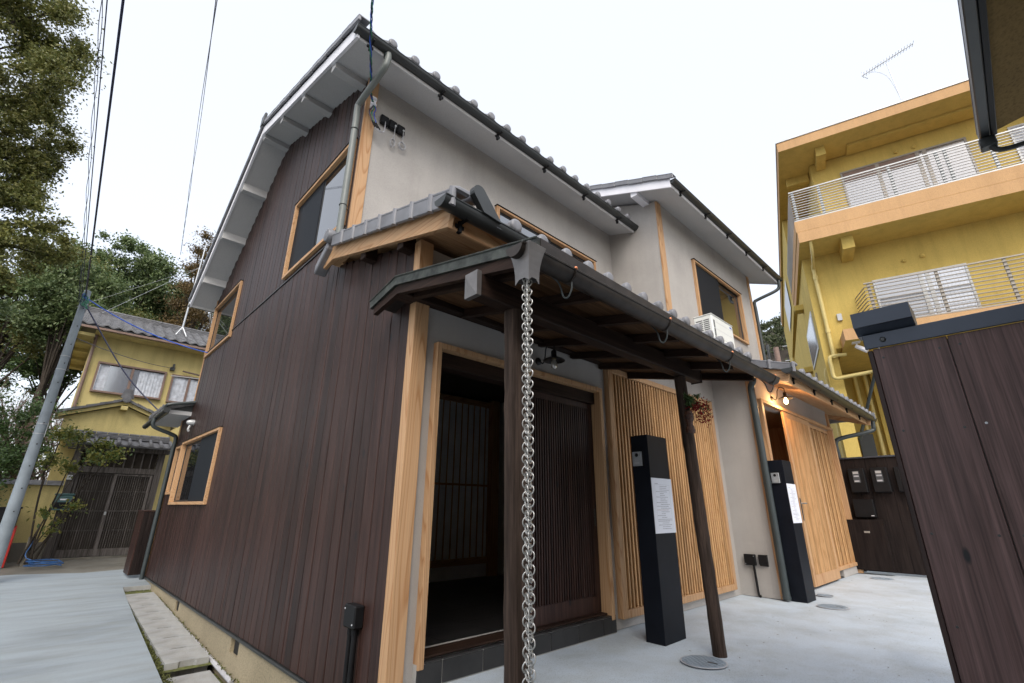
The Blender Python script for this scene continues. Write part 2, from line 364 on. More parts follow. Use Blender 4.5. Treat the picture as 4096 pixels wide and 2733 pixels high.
# ================================================================== the town house
H = thing('townhouse', (1.65, 2.74, 0), 'two storey house with dark cedar side wall, grey stucco front and tiled roofs', 'house')
XC = 1.65
def fr(y): return 5.80+.327*(y-4.38) if y <= 7.29 else 6.752-.665*(y-7.29)     # main roof soffit line
def fp(y): return 2.735+.272*(y-2.22)                                         # pent roof soffit line
WIN = [(7.70,10.20,1.02,2.07), (10.22,10.70,1.19,2.03), (8.43,10.14,3.63,4.66), (4.30,6.08,3.81,4.96)]   # y0 y1 z0 z1
sw = MB()                                                   # backing wall with its openings cut
def yz_wall(mb, x0, x1, y0, y1, zf0, zf1, step=.3):
    n = max(1, int((y1-y0)/step)); 
    for i in range(n):
        a = y0+(y1-y0)*i/n; c = y0+(y1-y0)*(i+1)/n
        mb.prism([(a,zf0),(c,zf0),(c,zf1(c)),(a,zf1(a))], x0, x1, 'x')
ycuts = sorted(set([2.80,4.215,10.2,10.9]+[v for q in WIN for v in q[:2]]))
def ztop(y): return fp(y)+.05 if y < 4.216 else (fr(y)+.05 if y < 10.2 else 2.62)
for a, c in zip(ycuts[:-1], ycuts[1:]):
    mid = (a+c)/2; zs = [(-.15, None)]
    hol = sorted([(q[2], q[3]) for q in WIN if q[0] <= mid <= q[1]])
    z = -.15
    for h0, h1 in hol: sw.box(1.672, 1.80, a, c, z, h0); z = h1
    yz_wall(sw, 1.672, 1.80, a, c, z, ztop)
SW = sw.build('side_wall', M['ceil'], H, label='dark stained vertical cedar cladding on the gable side')
rng2 = random.Random(3)
def boards(z0f, z1f, ya, yb, pitch=.145):
    y = ya
    while y < yb-.01:
        y1 = min(y+pitch, yb); cuts = [y]+sorted(v for q in WIN for v in q[:2] if y+.004 < v < y1-.004)+[y1]
        for a, c in zip(cuts[:-1], cuts[1:]):
            mid = (a+c)/2; z = z0f(mid); zt = z1f(mid)
            segs = []
            for h0, h1 in sorted([(q[2], q[3]) for q in WIN if q[0] <= mid <= q[1]]):
                if h1 <= z or h0 >= zt: continue
                segs.append((z, h0)); z = h1
            segs.append((z, zt))
            for s0, s1 in segs:
                if s1-s0 > .03:
                    dx = rng2.uniform(-.0022, .0022)
                    MB().cbox(1.652+dx, 1.671, a+.0048, c-.0048, s0, s1, c=.0045).build('cladding_board', M['board'], SW)
        y = y1
boards(lambda y: -.15, lambda y: (fp(y)+.03 if y < 4.19 else 3.735) if y < 10.2 else 2.62, 2.80, 10.9)
boards(lambda y: 3.752, lambda y: fr(y)+.03, 4.21, 10.2)
bx('drip_flashing', M['gut'], H, 1.634, 1.675, 2.80, 10.9, -.175, -.152)
bx('belt_flashing', M['gut'], H, 1.640, 1.668, 4.21, 10.2, 3.737, 3.750, c=.001)
bx('corner_trim', M['hin'], H, 1.640, 1.672, 10.2, 10.235, 2.62, 5.0)
bx('corner_trim', M['hin'], H, 1.636, 1.68, 10.9, 10.93, -.15, 2.6)
b = MB()
for a, c in [(2.80,5.35),(5.60,8.0),(8.2,10.9)]: b.box(1.655, 1.80, a, c, -1.2, -.152)
for a, c in [(5.35,5.60),(8.0,8.2)]: b.box(1.655, 1.80, a, c, -1.2, -.31); b.box(1.70, 1.80, a, c, -.31, -.152)
F = b.build('foundation', M['found'], H)
for a in (5.35, 8.0): bx('vent_opening', M['blackm'], F, 1.672, 1.70, a+.01, a+.19, -.305, -.156)
# corner posts
bx('corner_post', M['hin'], H, 1.634, 1.752, 2.716, 2.798, 0.0, 2.93, c=.003)
bx('corner_post', M['hin'], H, 1.640, 1.772, 4.176, 4.208, 3.30, 5.82, c=.003)
# lower front wall with openings
b = MB()
b.box(1.752, 1.84, 2.745, 2.86, 0, 2.9); b.box(1.84, 3.83, 2.745, 2.86, 2.13, 2.9); b.box(3.83, 3.96, 2.745, 2.86, 0, 2.9)
b.box(3.96, 6.37, 2.745, 2.86, 0, .10); b.box(3.96, 6.37, 2.745, 2.86, 2.38, 2.9); b.box(6.37, 6.70, 2.745, 2.86, 0, 2.9)
b.build('front_wall', M['stucco'], H)
# wing, lower walls
b = MB()
b.box(6.63, 6.76, 2.361, 2.745, 0, 3.0)
b.box(6.63, 7.02, 2.262, 2.36, 0, 2.85); b.box(7.02, 10.45, 2.262, 2.36, 2.40, 2.85); b.box(9.45, 10.50, 2.262, 2.36, 0, .12); b.box(10.40, 10.50, 2.37, 10, 0, 3.2)
b.build('wing_wall', M['stucco'], H)
bx('corner_post', M['hin'], H, 6.624, 6.735, 2.235, 2.29, 0.0, 2.70, c=.003)
bx('corner_post', M['hin'], H, 10.40, 10.52, 2.235, 2.27, 0.0, 2.72, c=.003)
# upper walls
b = MB(); Wx0, Wx1, Wz0, Wz1 = 3.70, 5.91, 4.45, 4.97
b.box(1.772, Wx0, 4.19, 4.30, 3.2, 6.0); b.box(Wx0, Wx1, 4.19, 4.30, 3.2, Wz0); b.box(Wx0, Wx1, 4.19, 4.30, Wz1, 6.0); b.box(Wx1, 6.52, 4.19, 4.30, 3.2, 6.0)
b.build('upper_front_wall', M['stucco'], H)
b = MB(); V0, V1, Vz0, Vz1 = 7.68, 9.78, 4.24, 5.31
b.box(6.50, 6.62, 3.341, 8.0, 2.95, 6.049)
b.prism([(3.341,6.0495),(5.3,6.0495),(5.3,6.86)], 6.50, 6.62, 'x')
b.box(6.50, V0, 3.227, 3.34, 2.95, 6.05); b.box(V0, V1, 3.227, 3.34, 2.95, Vz0); b.box(V0, V1, 3.227, 3.34, Vz1, 6.05); b.box(V1, 10.56, 3.227, 3.34, 2.95, 6.05); b.box(10.45, 10.56, 3.34, 8, 2.95, 6.05)
b.build('upper_wing_wall', M['stucco'], H)
bx('corner_post', M['hin'], H, 6.49, 6.635, 3.205, 3.235, 3.1, 6.03, c=.003)
bx('corner_post', M['hin'], H, 10.47, 10.575, 3.205, 3.235, 3.1, 6.03, c=.003)
# back of the building so it is closed from the other side
MB().box(1.81, 10.4, 9.6, 9.75, 0, 5.0).build('rear_wall', M['stucco'], H)

# ------------------------------------------------------------------ roof pieces
TP = .288
def tile_prof(t):                                           # t in 0..1 across one tile, boss at t=1
    return .048*math.exp(-((min(t, 1-t))/.13)**2)-.022*math.sin(math.pi*t)
def eave_tile_mesh(s, r=.054):
    b = MB()
    b.lathe([(r*.55,-.040),(r*.86,-.036),(r,-.026),(r,.012),(r*.8,.016)], (0,0,0), 14, 'y')
    v = []; n = 7
    for yy in (.012, .28):
        for k in range(n): a = math.pi*k/(n-1); v.append((.044*math.cos(a), yy, .044*math.sin(a)+s*yy-.006))
    b.add(v, [(k, k+1, n+k+1, n+k) for k in range(n-1)])
    n = 9; v = []
    for yy, dz in ((-.012,-.052),(-.012,0),(.28,.28*s)):
        for k in range(n): 
            t = k/(n-1); v.append((-TP+.036+(TP-.07)*t, yy, dz+.004-.040*math.sin(math.pi*min(1, t*1.12))))
    b.add(v, [(k, k+1, n+k+1, n+k) for k in range(n-1)]+[(n+k, n+k+1, 2*n+k+1, 2*n+k) for k in range(n-1)])
    return b.mesh('eave_tile', M['tile'], True, (0,0,0))[0]
def roof_tiles(parent, x0, x1, ye, ze, yr, zr, xs, mt=None):
    s = (zr-ze)/(yr-ye); me = eave_tile_mesh(s)
    for x in xs: place('eave_tile', me, (x, ye, ze), parent)
    b = MB(); nx = int((x1-x0)/TP*8); rows = max(1, int((yr-ye-.25)/.24))
    for r in range(rows):
        ya = ye+.24+(yr-ye-.24)*r/rows; yb = ye+.24+(yr-ye-.24)*(r+1)/rows
        v = []
        for yy, off in ((ya, .014), (yb+.02, -.012), (ya, -.03)):
            for i in range(nx+1):
                x = x0+(x1-x0)*i/nx; t = ((x-xs[0])/TP) % 1; v.append((x, yy, ze+s*(yy-ye)+tile_prof(t)+off))
        n = nx+1
        b.add(v, [(i, i+1, n+i+1, n+i) for i in range(nx)]+[(2*n+i, 2*n+i+1, i+1, i) for i in range(nx)])
    return b.build('tile_field', M['tile'], parent, smooth=True, kind='stuff')
def verge_mesh(L, s, h=.105, rib=True, sgn=1, t=.03):
    b = MB()                                                # plate hangs on the outside of the verge, x=0 outer face
    def sh(x, y, z): return (x, y, z+s*y)
    q = MB(sh); q.cbox(0, t, 0, L*.99, -h, 0, .006); q.cbox(0, .13, 0, L*.99, -.004, .020, .006)
    if rib:
        q.tube([(.006, L*.03, -h-.004), (.006, L*.03, .012), (.05, L*.03, .026), (.13, L*.03, .026)], .024, 8)
    return q.mesh('verge_tile', M['tile'], True, (0,0,0))[0]
def verge(parent, x, y0, z0, y1, z1, n, h=.105, rib=True):
    L = (y1-y0)/n; s = (z1-z0)/(y1-y0); me = verge_mesh(L, s, h, rib)
    for i in range(n): place('verge_tile', me, (x, y0+L*i, z0+s*L*i+(.008 if not rib else 0)*(i % 2)), parent)
def gutter(parent, x0, x1, yl, zt, r=.06, m_='gut', n=10, name='gutter', clips=None, th=.004):
    b = MB(); yc = yl+r; v = []                             # half round channel along x, front lip at yl
    for x in (x0, x1):
        for rr in (r, r-th):
            for k in range(n+1): a = math.pi+math.pi*k/n; v.append((x, yc+rr*math.cos(a), zt+rr*math.sin(a)))
    N = n+1; f = []
    for k in range(n): f += [(k, k+1, 2*N+k+1, 2*N+k), (N+k+1, N+k, 3*N+k, 3*N+k+1)]
    f += [(0, 2*N, 3*N, N), (n, N+n, 3*N+n, 2*N+n)]
    b.add(v, f)
    for x, o in ((x0, 0), (x1, 1)):                         # end caps
        p = [(x, yc+r*math.cos(math.pi+math.pi*k/n), zt+r*math.sin(math.pi+math.pi*k/n)) for k in range(N)]
        b.add(p, [tuple(range(N)) if o else tuple(range(N))[::-1]])
    b.tube([(x0, yl, zt), (x1, yl, zt)], .007, 6)
    g_ = b.build(name, M[m_], parent, smooth=True); return g_
def clips(parent, xs, y, z):
    for x in xs:
        b = MB(); b.box(x-.012, x+.012, y-.02, y+.012, z-.055, z+.03); b.box(x-.035, x+.035, y-.012, y+.008, z-.022, z+.004); b.box(x-.01, x+.01, y-.10, y, z+.005, z+.02)
        b.build('gutter_clip', M['blackm'], parent)
# --- main roof
R = MB()
R.prism([(3.70,fr(3.70)+.05),(7.29,fr(7.29)+.05),(10.42,fr(10.42)+.05),(10.42,fr(10.42)+.18),(7.29,fr(7.29)+.18),(3.70,fr(3.70)+.18)], 1.275, 6.498, 'x')
R = R.build('main_roof', M['soffit'], H)
b = MB(); b.prism([(3.66,fr(3.66)+.035),(7.29,fr(7.29)+.035),(10.46,fr(10.46)+.035),(10.46,fr(10.46)+.195),(7.29,fr(7.29)+.195),(3.66,fr(3.66)+.195)], 1.242, 1.274, 'x'); b.build('verge_board', M['white'], R)
bx('fascia_board', M['soffit'], R, 1.276, 6.49, 3.672, 3.699, fr(3.68)+.03, fr(3.68)+.19)
bx('fascia_board', M['soffit'], R, 1.276, 6.49, 10.421, 10.45, fr(10.45)+.03, fr(10.45)+.19)
for y in (4.34, 5.38, 6.32, 7.28, 8.12, 8.98, 9.85):
    b = MB(); z = fr(y); b.prism([(y-.055, z-.05), (y+.055, z-.05), (y+.055, z+.10), (y-.055, z+.10)], 1.2755, 1.655, 'x'); b.build('purlin', M['soffit'], R)
verge(R, 1.205, 3.58, fr(3.58)+.265, 7.29, fr(7.29)+.265, 16, .06, False)
verge(R, 1.205, 7.29, fr(7.29)+.265, 10.55, fr(10.55)+.265, 14, .06, False)
roof_tiles(R, 1.30, 6.5, 3.63, fr(3.62)+.232, 7.29, fr(7.29)+.29, [1.62+TP*i for i in range(17)])
b = MB(); b.prism([(7.29,fr(7.29)+.27),(10.55,fr(10.55)+.27),(10.55,fr(10.55)+.20),(7.29,fr(7.29)+.20)], 1.30, 6.5, 'x'); b.build('rear_tile_field', M['tile'], R, kind='stuff')
b = MB()
for i in range(22): b.tube([(1.22+.24*i, 7.29, fr(7.29)+.33), (1.22+.24*i+.235, 7.29, fr(7.29)+.33)], .055, 8)
b.build('ridge_tiles', M['tile'], R, smooth=True, kind='stuff')
b = MB(); b.cbox(1.195, 1.235, 7.19, 7.39, fr(7.29)+.20, fr(7.29)+.42, .02); b.build('ridge_end_tile', M['gut'], R)
gutter(R, 1.212, 6.497, 3.585, 5.70, .062)
gutter(R, 1.23, 6.4, 10.47, fr(10.5)+.13, .05)
clips(R, [1.40+.91*i for i in range(6)], 3.671, 5.60)
# upper downpipe
b = MB(); b.tube(arc([(1.60,3.65,5.66),(1.60,3.65,5.54),(1.585,3.72,5.44),(1.563,4.14,5.32),(1.56,4.19,5.26),(1.56,4.185,5.10)], 5)+[Vector((1.56,4.18,3.56))], .036, 12)
DP = b.build('downpipe', M['pipe'], H, smooth=True, label='grey green downpipe down the corner of the upper storey')
for z in (4.95, 3.95): MB().tube([(1.56+.039*math.cos(a), 4.183+.039*math.sin(a), z) for a in np.linspace(0, 6.283, 14)[:-1]], .004, 5, close=True).tube([(1.59,4.19,z),(1.65,4.24,z-.01)], .004, 5).build('pipe_band', M['gut'], DP)
MB().tube(arc([(1.60,3.66,5.66),(1.60,3.66,5.60)]), .043, 12).build('pipe_outlet', M['dpipe'], DP, smooth=True)
# --- pent roof of the main block
def fpt(y): return 2.90+.272*(y-2.1)
P1 = MB(); P1.prism([(2.20,fp(2.20)+.115),(4.19,fp(4.19)+.115),(4.19,fp(4.19)+.16),(2.20,fp(2.20)+.16)], 1.54, 6.45, 'x'); P1 = P1.build('pent_roof', M['hinx'], H)
for k in range(14):                                         # visible ceiling boards under the pent roof
    ya = 2.215+.04+k*.14
    if ya > 2.74: break
    MB().prism([(ya,fp(ya)+.095),(ya+.137,fp(ya+.137)+.095),(ya+.137,fp(ya+.137)+.114),(ya,fp(ya)+.114)], 1.54, 6.40, 'x').build('ceiling_board', M['hinx'], P1)
bx('eave_board', M['hinx'], P1, 1.54, 6.40, 2.222, 2.25, fp(2.22)+.02, fp(2.22)+.15)
b = MB(); b.prism([(2.19,fp(2.19)),(4.10,fp(4.10)+.02),(4.30,3.235),(4.355,3.39),(4.13,3.475),(2.155,fp(2.155)+.145)], 1.505, 1.539, 'x'); b.build('barge_board', M['hiny'], P1)
b = MB(); b.prism([(2.25,fp(2.25)+.10),(4.06,fp(4.06)+.10),(4.28,3.30),(4.29,3.33),(4.08,fp(4.08)+.115),(2.25,fp(2.25)+.115)], 1.5395, 1.652, 'x'); b.build('verge_soffit', M['hiny'], P1)
for y in (2.86, 3.50): bx('purlin_end', M['board_x'], P1, 1.5395, 1.652, y-.045, y+.045, fp(y)-.045, fp(y)+.10)
verge(P1, 1.455, 2.085, fpt(2.085)+.045, 4.06, fpt(4.06)+.055, 8, .115, True)
b = MB(); b.lathe([(.03,-.05),(.062,-.042),(.072,-.02),(.072,.02),(.05,.03)], (1.462,4.13,fpt(4.13)+.06), 16, 'x'); b.tube([(1.47,4.13,fpt(4.13)+.055),(1.66,4.15,fpt(4.13)+.055)], .06, 12); b.build('ridge_end_tile', M['tile'], P1, smooth=True)
MB(lambda x, y, z: (x, y, z-.75*(y-4.13))).cbox(1.452, 1.57, 4.14, 4.40, fpt(4.13)-.06, fpt(4.13)+.035, .01).build('rear_verge_tile', M['tile'], P1)
roof_tiles(P1, 1.56, 6.45, 2.10, fpt(2.10)+.02, 4.19, fpt(4.19)+.03, [2.02+TP*i for i in range(16)])
b = MB()                                                    # dark tapering cap on the first roll
pts = [(1.66+.055*math.cos(a), 3.005+.055*math.sin(a)) for a in np.linspace(.6, 3.6, 10)]+[(1.70, 2.87), (1.86, 2.855)]
b.prism(pts, 2.055, 2.10, 'y'); b.build('verge_cap', M['gut'], P1)
MB().tube([(1.66,2.10,2.99),(1.66,2.7,3.16)], .05, 10).build('verge_roll_tile', M['tile'], P1, smooth=True)
gutter(P1, 1.40, 6.56, 2.075, 2.875, .064); clips(P1, [1.62+.91*i for i in range(6)], 2.222, 2.80)
b = MB(); b.tube(arc([(6.50,2.135,2.84),(6.50,2.135,2.72),(6.52,2.15,2.62),(6.565,2.20,2.55),(6.575,2.205,2.44)], 6)+[Vector((6.58,2.205,.01))], .043, 14)
D2 = b.build('downpipe', M['dpipe'], H, smooth=True, label='dark downpipe at the corner beside the lit doorway')
for z in (.02, 1.3, 2.3): MB().lathe([(.047,0),(.047,.03)], (6.58,2.205,z), 14).build('pipe_collar', M['dpipe'], D2)
# --- wing roof
def fw_(y): return 5.845+.40*(y-2.76)
R2 = MB(); R2.prism([(2.76,fw_(2.76)+.02),(5.3,fw_(5.3)+.02),(7.9,fw_(2.7)+.02),(7.9,fw_(2.7)+.15),(5.3,fw_(5.3)+.15),(2.76,fw_(2.76)+.15)], 6.11, 10.99, 'x'); R2 = R2.build('wing_roof', M['soffit'], H)
for x in (6.08, 10.991): b = MB(); b.prism([(2.73,fw_(2.73)),(5.3,fw_(5.3)),(7.93,fw_(2.67)),(7.93,fw_(2.67)+.165),(5.3,fw_(5.3)+.165),(2.73,fw_(2.73)+.165)], x, x+.029, 'x'); b.build('verge_board', M['white'], R2)
bx('fascia_board', M['soffit'], R2, 6.11, 10.99, 2.73, 2.759, fw_(2.74)+.01, fw_(2.74)+.15)
for y in (3.40, 4.3, 5.2): b = MB(); z = fw_(y); b.prism([(y-.06,z-.07),(y+.06,z-.07),(y+.06,z+.06),(y-.06,z+.06)], 6.1095, 6.505, 'x'); b.build('purlin', M['white'], R2)
verge(R2, 6.045, 2.66, fw_(2.66)+.225, 5.3, fw_(5.3)+.225, 10, .075, False)
roof_tiles(R2, 6.15, 11.0, 2.71, fw_(2.67)+.180, 5.3, fw_(5.3)+.215, [6.40+TP*i for i in range(17)])
b = MB(); b.prism([(5.3,fw_(5.3)+.21),(8,fw_(2.6)+.21),(8,fw_(2.6)+.16),(5.3,fw_(5.3)+.16)], 6.15, 11.0, 'x'); b.build('rear_tile_field', M['tile'], R2, kind='stuff')
gutter(R2, 6.09, 11.06, 2.645, 5.965, .062); clips(R2, [6.4+.91*i for i in range(6)], 2.73, 5.88)
b = MB(); b.tube(arc([(10.95,2.71,5.93),(10.95,2.71,5.80),(10.93,2.78,5.68),(10.72,3.12,5.50),(10.64,3.19,5.42),(10.63,3.19,5.25)], 5)+[Vector((10.63,3.19,3.3))], .036, 10); b.build('downpipe', M['dpipe'], H, smooth=True)
# --- wing pent roof
def fq(y): return 2.53+.32*(y-1.72)
P2 = MB(); P2.prism([(1.74,fq(1.74)+.09),(3.22,fq(3.22)+.09),(3.22,fq(3.22)+.13),(1.74,fq(1.74)+.13)], 6.44, 11.0, 'x'); P2 = P2.build('wing_pent_roof', M['hinx'], H)
for k in range(5):
    ya = 1.77+k*.12; MB().prism([(ya,fq(ya)+.07),(ya+.117,fq(ya+.117)+.07),(ya+.117,fq(ya+.117)+.089),(ya,fq(ya)+.089)], 6.44, 10.99, 'x').build('ceiling_board', M['hinx'], P2)
bx('eave_board', M['hinx'], P2, 6.44, 10.99, 1.742, 1.768, fq(1.74)+.0, fq(1.74)+.12)
for x in (6.405, 11.0): b = MB(); b.prism([(1.70,fq(1.70)-.012),(3.2,fq(3.2)-.012),(3.2,fq(3.2)+.125),(1.67,fq(1.67)+.125)], x, x+.034, 'x'); b.build('barge_board', M['hiny'], P2)
verge(P2, 6.365, 1.60, fq(1.60)+.215, 3.18, fq(3.18)+.215, 6, .085, True)
roof_tiles(P2, 6.45, 11.1, 1.665, fq(1.64)+.215, 3.22, fq(3.22)+.215, [6.93+TP*i for i in range(15)])
bx('verge_tile_end', M['tile'], P2, 11.04, 11.10, 1.60, 2.6, fq(1.6)+.14, fq(1.6)+.26)
gutter(P2, 6.33, 11.30, 1.615, 2.665, .062); clips(P2, [6.75+.91*i for i in range(6)], 1.742, 2.60)
b = MB(); b.tube(arc([(11.16,1.68,2.64),(11.16,1.68,2.50),(11.12,1.74,2.42),(10.72,2.14,2.29),(10.58,2.22,2.2),(10.57,2.22,2.0)], 5)+[Vector((10.57,2.22,.01))], .038, 10); b.build('downpipe', M['dpipe'], H, smooth=True)
# --- lean-to roof at the far corner
P3 = MB(); P3.prism([(10.19,2.62),(12.0,2.62),(12.0,2.55),(10.19,2.55)], 1.31, 1.75, 'x'); P3 = P3.build('rear_lean_to', M['soffit'], H)
MB().prism([(1.27,2.56),(1.27,2.61),(1.75,2.80),(1.75,2.62)], 10.195, 12.0, 'y').build('lean_to_deck', M['gut'], P3)
for y in (10.16,): MB().prism([(1.24,2.60),(1.24,2.66),(1.72,2.84),(1.72,2.77)], y, y+.10, 'y').build('verge_tile', M['otile'], P3)
for i in range(6): MB().lathe([(.03,-.03),(.055,-.02),(.055,.03)], (1.235,10.34+.28*i,2.665), 10, 'x').tube([(1.25,10.34+.28*i,2.66),(1.70,10.34+.28*i,2.83)], .045, 8).build('eave_tile', M['otile'], P3, smooth=True)
MB().tube([(1.25,10.03,2.585),(1.25,12.4,2.56)], .05, 12).build('gutter', M['gut'], P3, smooth=True)
MB().tube(arc([(1.68,10.10,2.79),(1.30,10.10,2.70),(1.24,10.14,2.66),(1.235,10.2,2.58)], 5), .03, 8).build('drain_pipe', M['dpipe'], P3, smooth=True)
MB().tube(arc([(1.20,10.85,2.53),(1.20,10.85,2.42),(1.26,10.85,2.36),(1.55,10.85,2.26),(1.60,10.86,2.20),(1.60,10.86,2.05)], 5)+[Vector((1.60,10.86,lz(10.86)))], .034, 10).build('downpipe', M['dpipe'], H, smooth=True)
# ================================================================== windows in the side wall
def side_window(y0, y1, z0, z1, name='side_window', split=.5, screen=True, deep=.05, fr_=.042, **tags):
    root = MB()
    root.cbox(1.616, 1.70, y0, y1, z0, z0+fr_); root.cbox(1.616, 1.70, y0, y1, z1-fr_, z1)
    root.cbox(1.616, 1.70, y0, y0+fr_, z0+fr_, z1-fr_); root.cbox(1.616, 1.70, y1-fr_, y1, z0+fr_, z1-fr_)
    w_ = root.build(name, M['hiny'], H, **tags)
    bx('top_flashing', M['blackm'], w_, 1.606, 1.67, y0-.012, y1+.012, z1+.001, z1+.007, c=.001)
    a0, a1, b0, b1_ = y0+fr_, y1-fr_, z0+fr_, z1-fr_; ym = a0+(a1-a0)*split; sf = .032
    for k, (p, q, x) in enumerate([(a0, ym+.02, 1.668), (ym-.02, a1, 1.684)]):
        if split in (0, 1) and (q-p) < .1: continue
        b = MB(); b.cbox(x, x+.02, p, q, b0, b0+sf); b.cbox(x, x+.02, p, q, b1_-sf, b1_); b.cbox(x, x+.02, p, p+sf, b0+sf, b1_-sf); b.cbox(x, x+.02, q-sf, q, b0+sf, b1_-sf)
        s_ = b.build('sash', M['sash'], w_)
        MB().box(x+.006, x+.010, p+sf, q-sf, b0+sf, b1_-sf).build('pane', M['mirror'], w_)
    if screen: MB().box(1.662, 1.665, a0+(a1-a0)*.5 if screen == 'far' else a0, a1 if screen == 'far' else ym, b0, b1_).build('insect_screen', M['screen'], w_)
    MB().box(1.715, 1.72, y0, y1, z0, z1).build('backing', M['ceil'], w_)
    return w_
side_window(*WIN[0], screen='near', label='large lower window of the side wall')
side_window(*WIN[1], split=1, screen=False, label='narrow lower window next to the wide one')
side_window(*WIN[2], split=1, screen=False, label='upper window near the rear corner, reflecting trees')
side_window(*WIN[3], screen='far', label='upper window near the front corner, half screened')
# front windows
def front_window(x0, x1, y, z0, z1, fr_=.05, out=.05, split=.5, **tags):
    b = MB(); ya = y-out; yb = y+.06
    b.cbox(x0, x1, ya, yb, z1-fr_*.7, z1); b.cbox(x0, x1, ya, yb, z0, z0+fr_*.7); b.cbox(x0, x0+fr_, ya, yb, z0+fr_*.7, z1-fr_*.7); b.cbox(x1-fr_, x1, ya, yb, z0+fr_*.7, z1-fr_*.7)
    w_ = b.build('front_window', M['hin'], H, **tags)
    bx('top_flashing', M['blackm'], w_, x0-.015, x1+.015, ya-.015, y, z1+.001, z1+.008, c=.001)
    a0, a1, c0, c1 = x0+fr_, x1-fr_, z0+fr_*.7, z1-fr_*.7; xm = a0+(a1-a0)*split; sf = .05
    for p, q, yy in ((a0, xm+.025, y+.0), (xm-.025, a1, y+.022)):
        b = MB(); b.cbox(p, q, yy, yy+.02, c0, c0+sf*.8); b.cbox(p, q, yy, yy+.02, c1-sf*.8, c1); b.cbox(p, p+sf, yy, yy+.02, c0+sf*.8, c1-sf*.8); b.cbox(q-sf, q, yy, yy+.02, c0+sf*.8, c1-sf*.8); b.build('sash', M['sash'], w_)
        MB().box(p+sf, q-sf, yy+.007, yy+.011, c0+sf*.8, c1-sf*.8).build('pane', M['mirror'], w_)
    MB().box(x0, x1, y+.075, y+.08, z0, z1).build('backing', M['ceil'], w_)
    return w_, (a0, xm, a1, c0, c1)
front_window(3.66, 5.94, 4.19, 4.42, 5.0, label='long low window above the tiled pent roof')
w2, (a0, xm, a1, c0, c1) = front_window(7.65, 9.82, 3.227, 4.20, 5.345, label='upper wing window behind the air conditioner')
MB().box(a0, xm, 3.214, 3.217, c0, c1).build('insect_screen', M['screen'], w2)
# ------------------------------------------------------------------ entrance with the dark sliding door
E_ = MB(); E_.cbox(1.83, 1.873, 2.692, 2.90, .10, 2.142, .003); E_.cbox(1.8735, 3.788, 2.692, 2.90, 2.10, 2.142, .003); E_.cbox(3.7885, 3.834, 2.692, 2.90, .10, 2.142, .003)
E_ = E_.build('entrance_frame', M['hin'], H)
bx('lintel', M['board_x'], E_, 1.8735, 3.788, 2.76, 2.88, 1.985, 2.0995)
bx('track', M['board_x'], E_, 1.8735, 3.788, 2.74, 2.90, .136, .150)
st = MB(); st.box(1.829, 3.855, 2.705, 3.0, -.02, .128); ST = st.build('entrance_step', M['grout'], H)
js = [1.828, 2.015, 2.342, 2.672, 3.003, 3.335, 3.665, 3.855]
for a, c in zip(js[:-1], js[1:]):
    MB().cbox(a+.003, c-.003, 2.699, 2.712, .004, .1235, .002).build('riser_tile', M['dtile'], ST)
    MB().cbox(a+.003, c-.003, 2.699, 2.735, .1265, .1345, .002).build('nosing_tile', M['dtile'], ST)
DL = MB(); DL.cbox(2.86, 2.915, 2.80, 2.832, .151, 2.0); DL.cbox(3.725, 3.785, 2.80, 2.832, .151, 2.0); DL.cbox(2.9155, 3.7245, 2.80, 2.832, .151, .285); DL.cbox(2.9155, 3.7245, 2.80, 2.832, 1.93, 2.0)
DL = DL.build('sliding_door', M['board'], H, label='dark slatted sliding door half open')
for i in range(26): x = 2.93+i*(.79/25.5); MB().cbox(x-.008, x+.008, 2.793, 2.815, .286, 1.929, .0015).build('slat', M['board'], DL)
for z in (.58, .96, 1.33, 1.68): bx('cross_rail', M['board_x'], DL, 2.9155, 3.7245, 2.806, 2.819, z-.012, z+.012)
MB().box(2.915, 3.725, 2.822, 2.828, .28, 1.94).build('backing_panel', M['ceil'], DL)
bx('finger_pull', M['gut'], DL, 3.742, 3.764, 2.796, 2.80, .85, 1.0)
# interior of the entrance hall
IN = MB(); IN.box(1.81, 6.4, 5.6, 5.7, .1, 2.9); IN.box(4.9, 5.0, 2.87, 5.6, .1, 2.9); IN = IN.build('hall_wall', M['plaster'], H)
MB().box(1.81, 4.9, 2.87, 5.6, 2.56, 2.60).build('hall_ceiling', M['ceil'], H)
FL = MB().box(1.81, 4.9, 2.95, 5.6, .08, .118).build('hall_floor', M['grout'], H)
t_ = MB().cbox(-.2235, .2235, -.2235, .2235, 0, .006, .001).mesh('floor_tile', M['dtile'], False, (0,0,0))[0]
for i in range(7):
    for j in range(6): place('floor_tile', t_, (2.04+.45*i, 3.18+.45*j, .1185), FL)
PT = MB().cbox(3.55, 4.66, 5.34, 5.40, .29, .37).build('hall_partition', M['hinx'], H); bx('head_rail', M['hinx'], PT, 3.55, 4.66, 5.34, 5.40, 2.44, 2.52)
MB().box(3.55, 4.66, 5.375, 5.39, .37, 2.44).build('paper_panel', M['post'], PT); MB().box(3.4, 4.66, 5.36, 5.40, .119, .289).build('base_panel', M['white'], PT)
for i in range(10): bx('batten', M['hin'], PT, 3.58+i*.112-.008, 3.58+i*.112+.008, 5.355, 5.372, .371, 2.439)
bx('cross_rail', M['hinx'], PT, 3.55, 4.66, 5.350, 5.3545, 1.29, 1.315)
bx('hall_post', M['hin'], H, 4.665, 4.80, 5.28, 5.40, .119, 2.55)
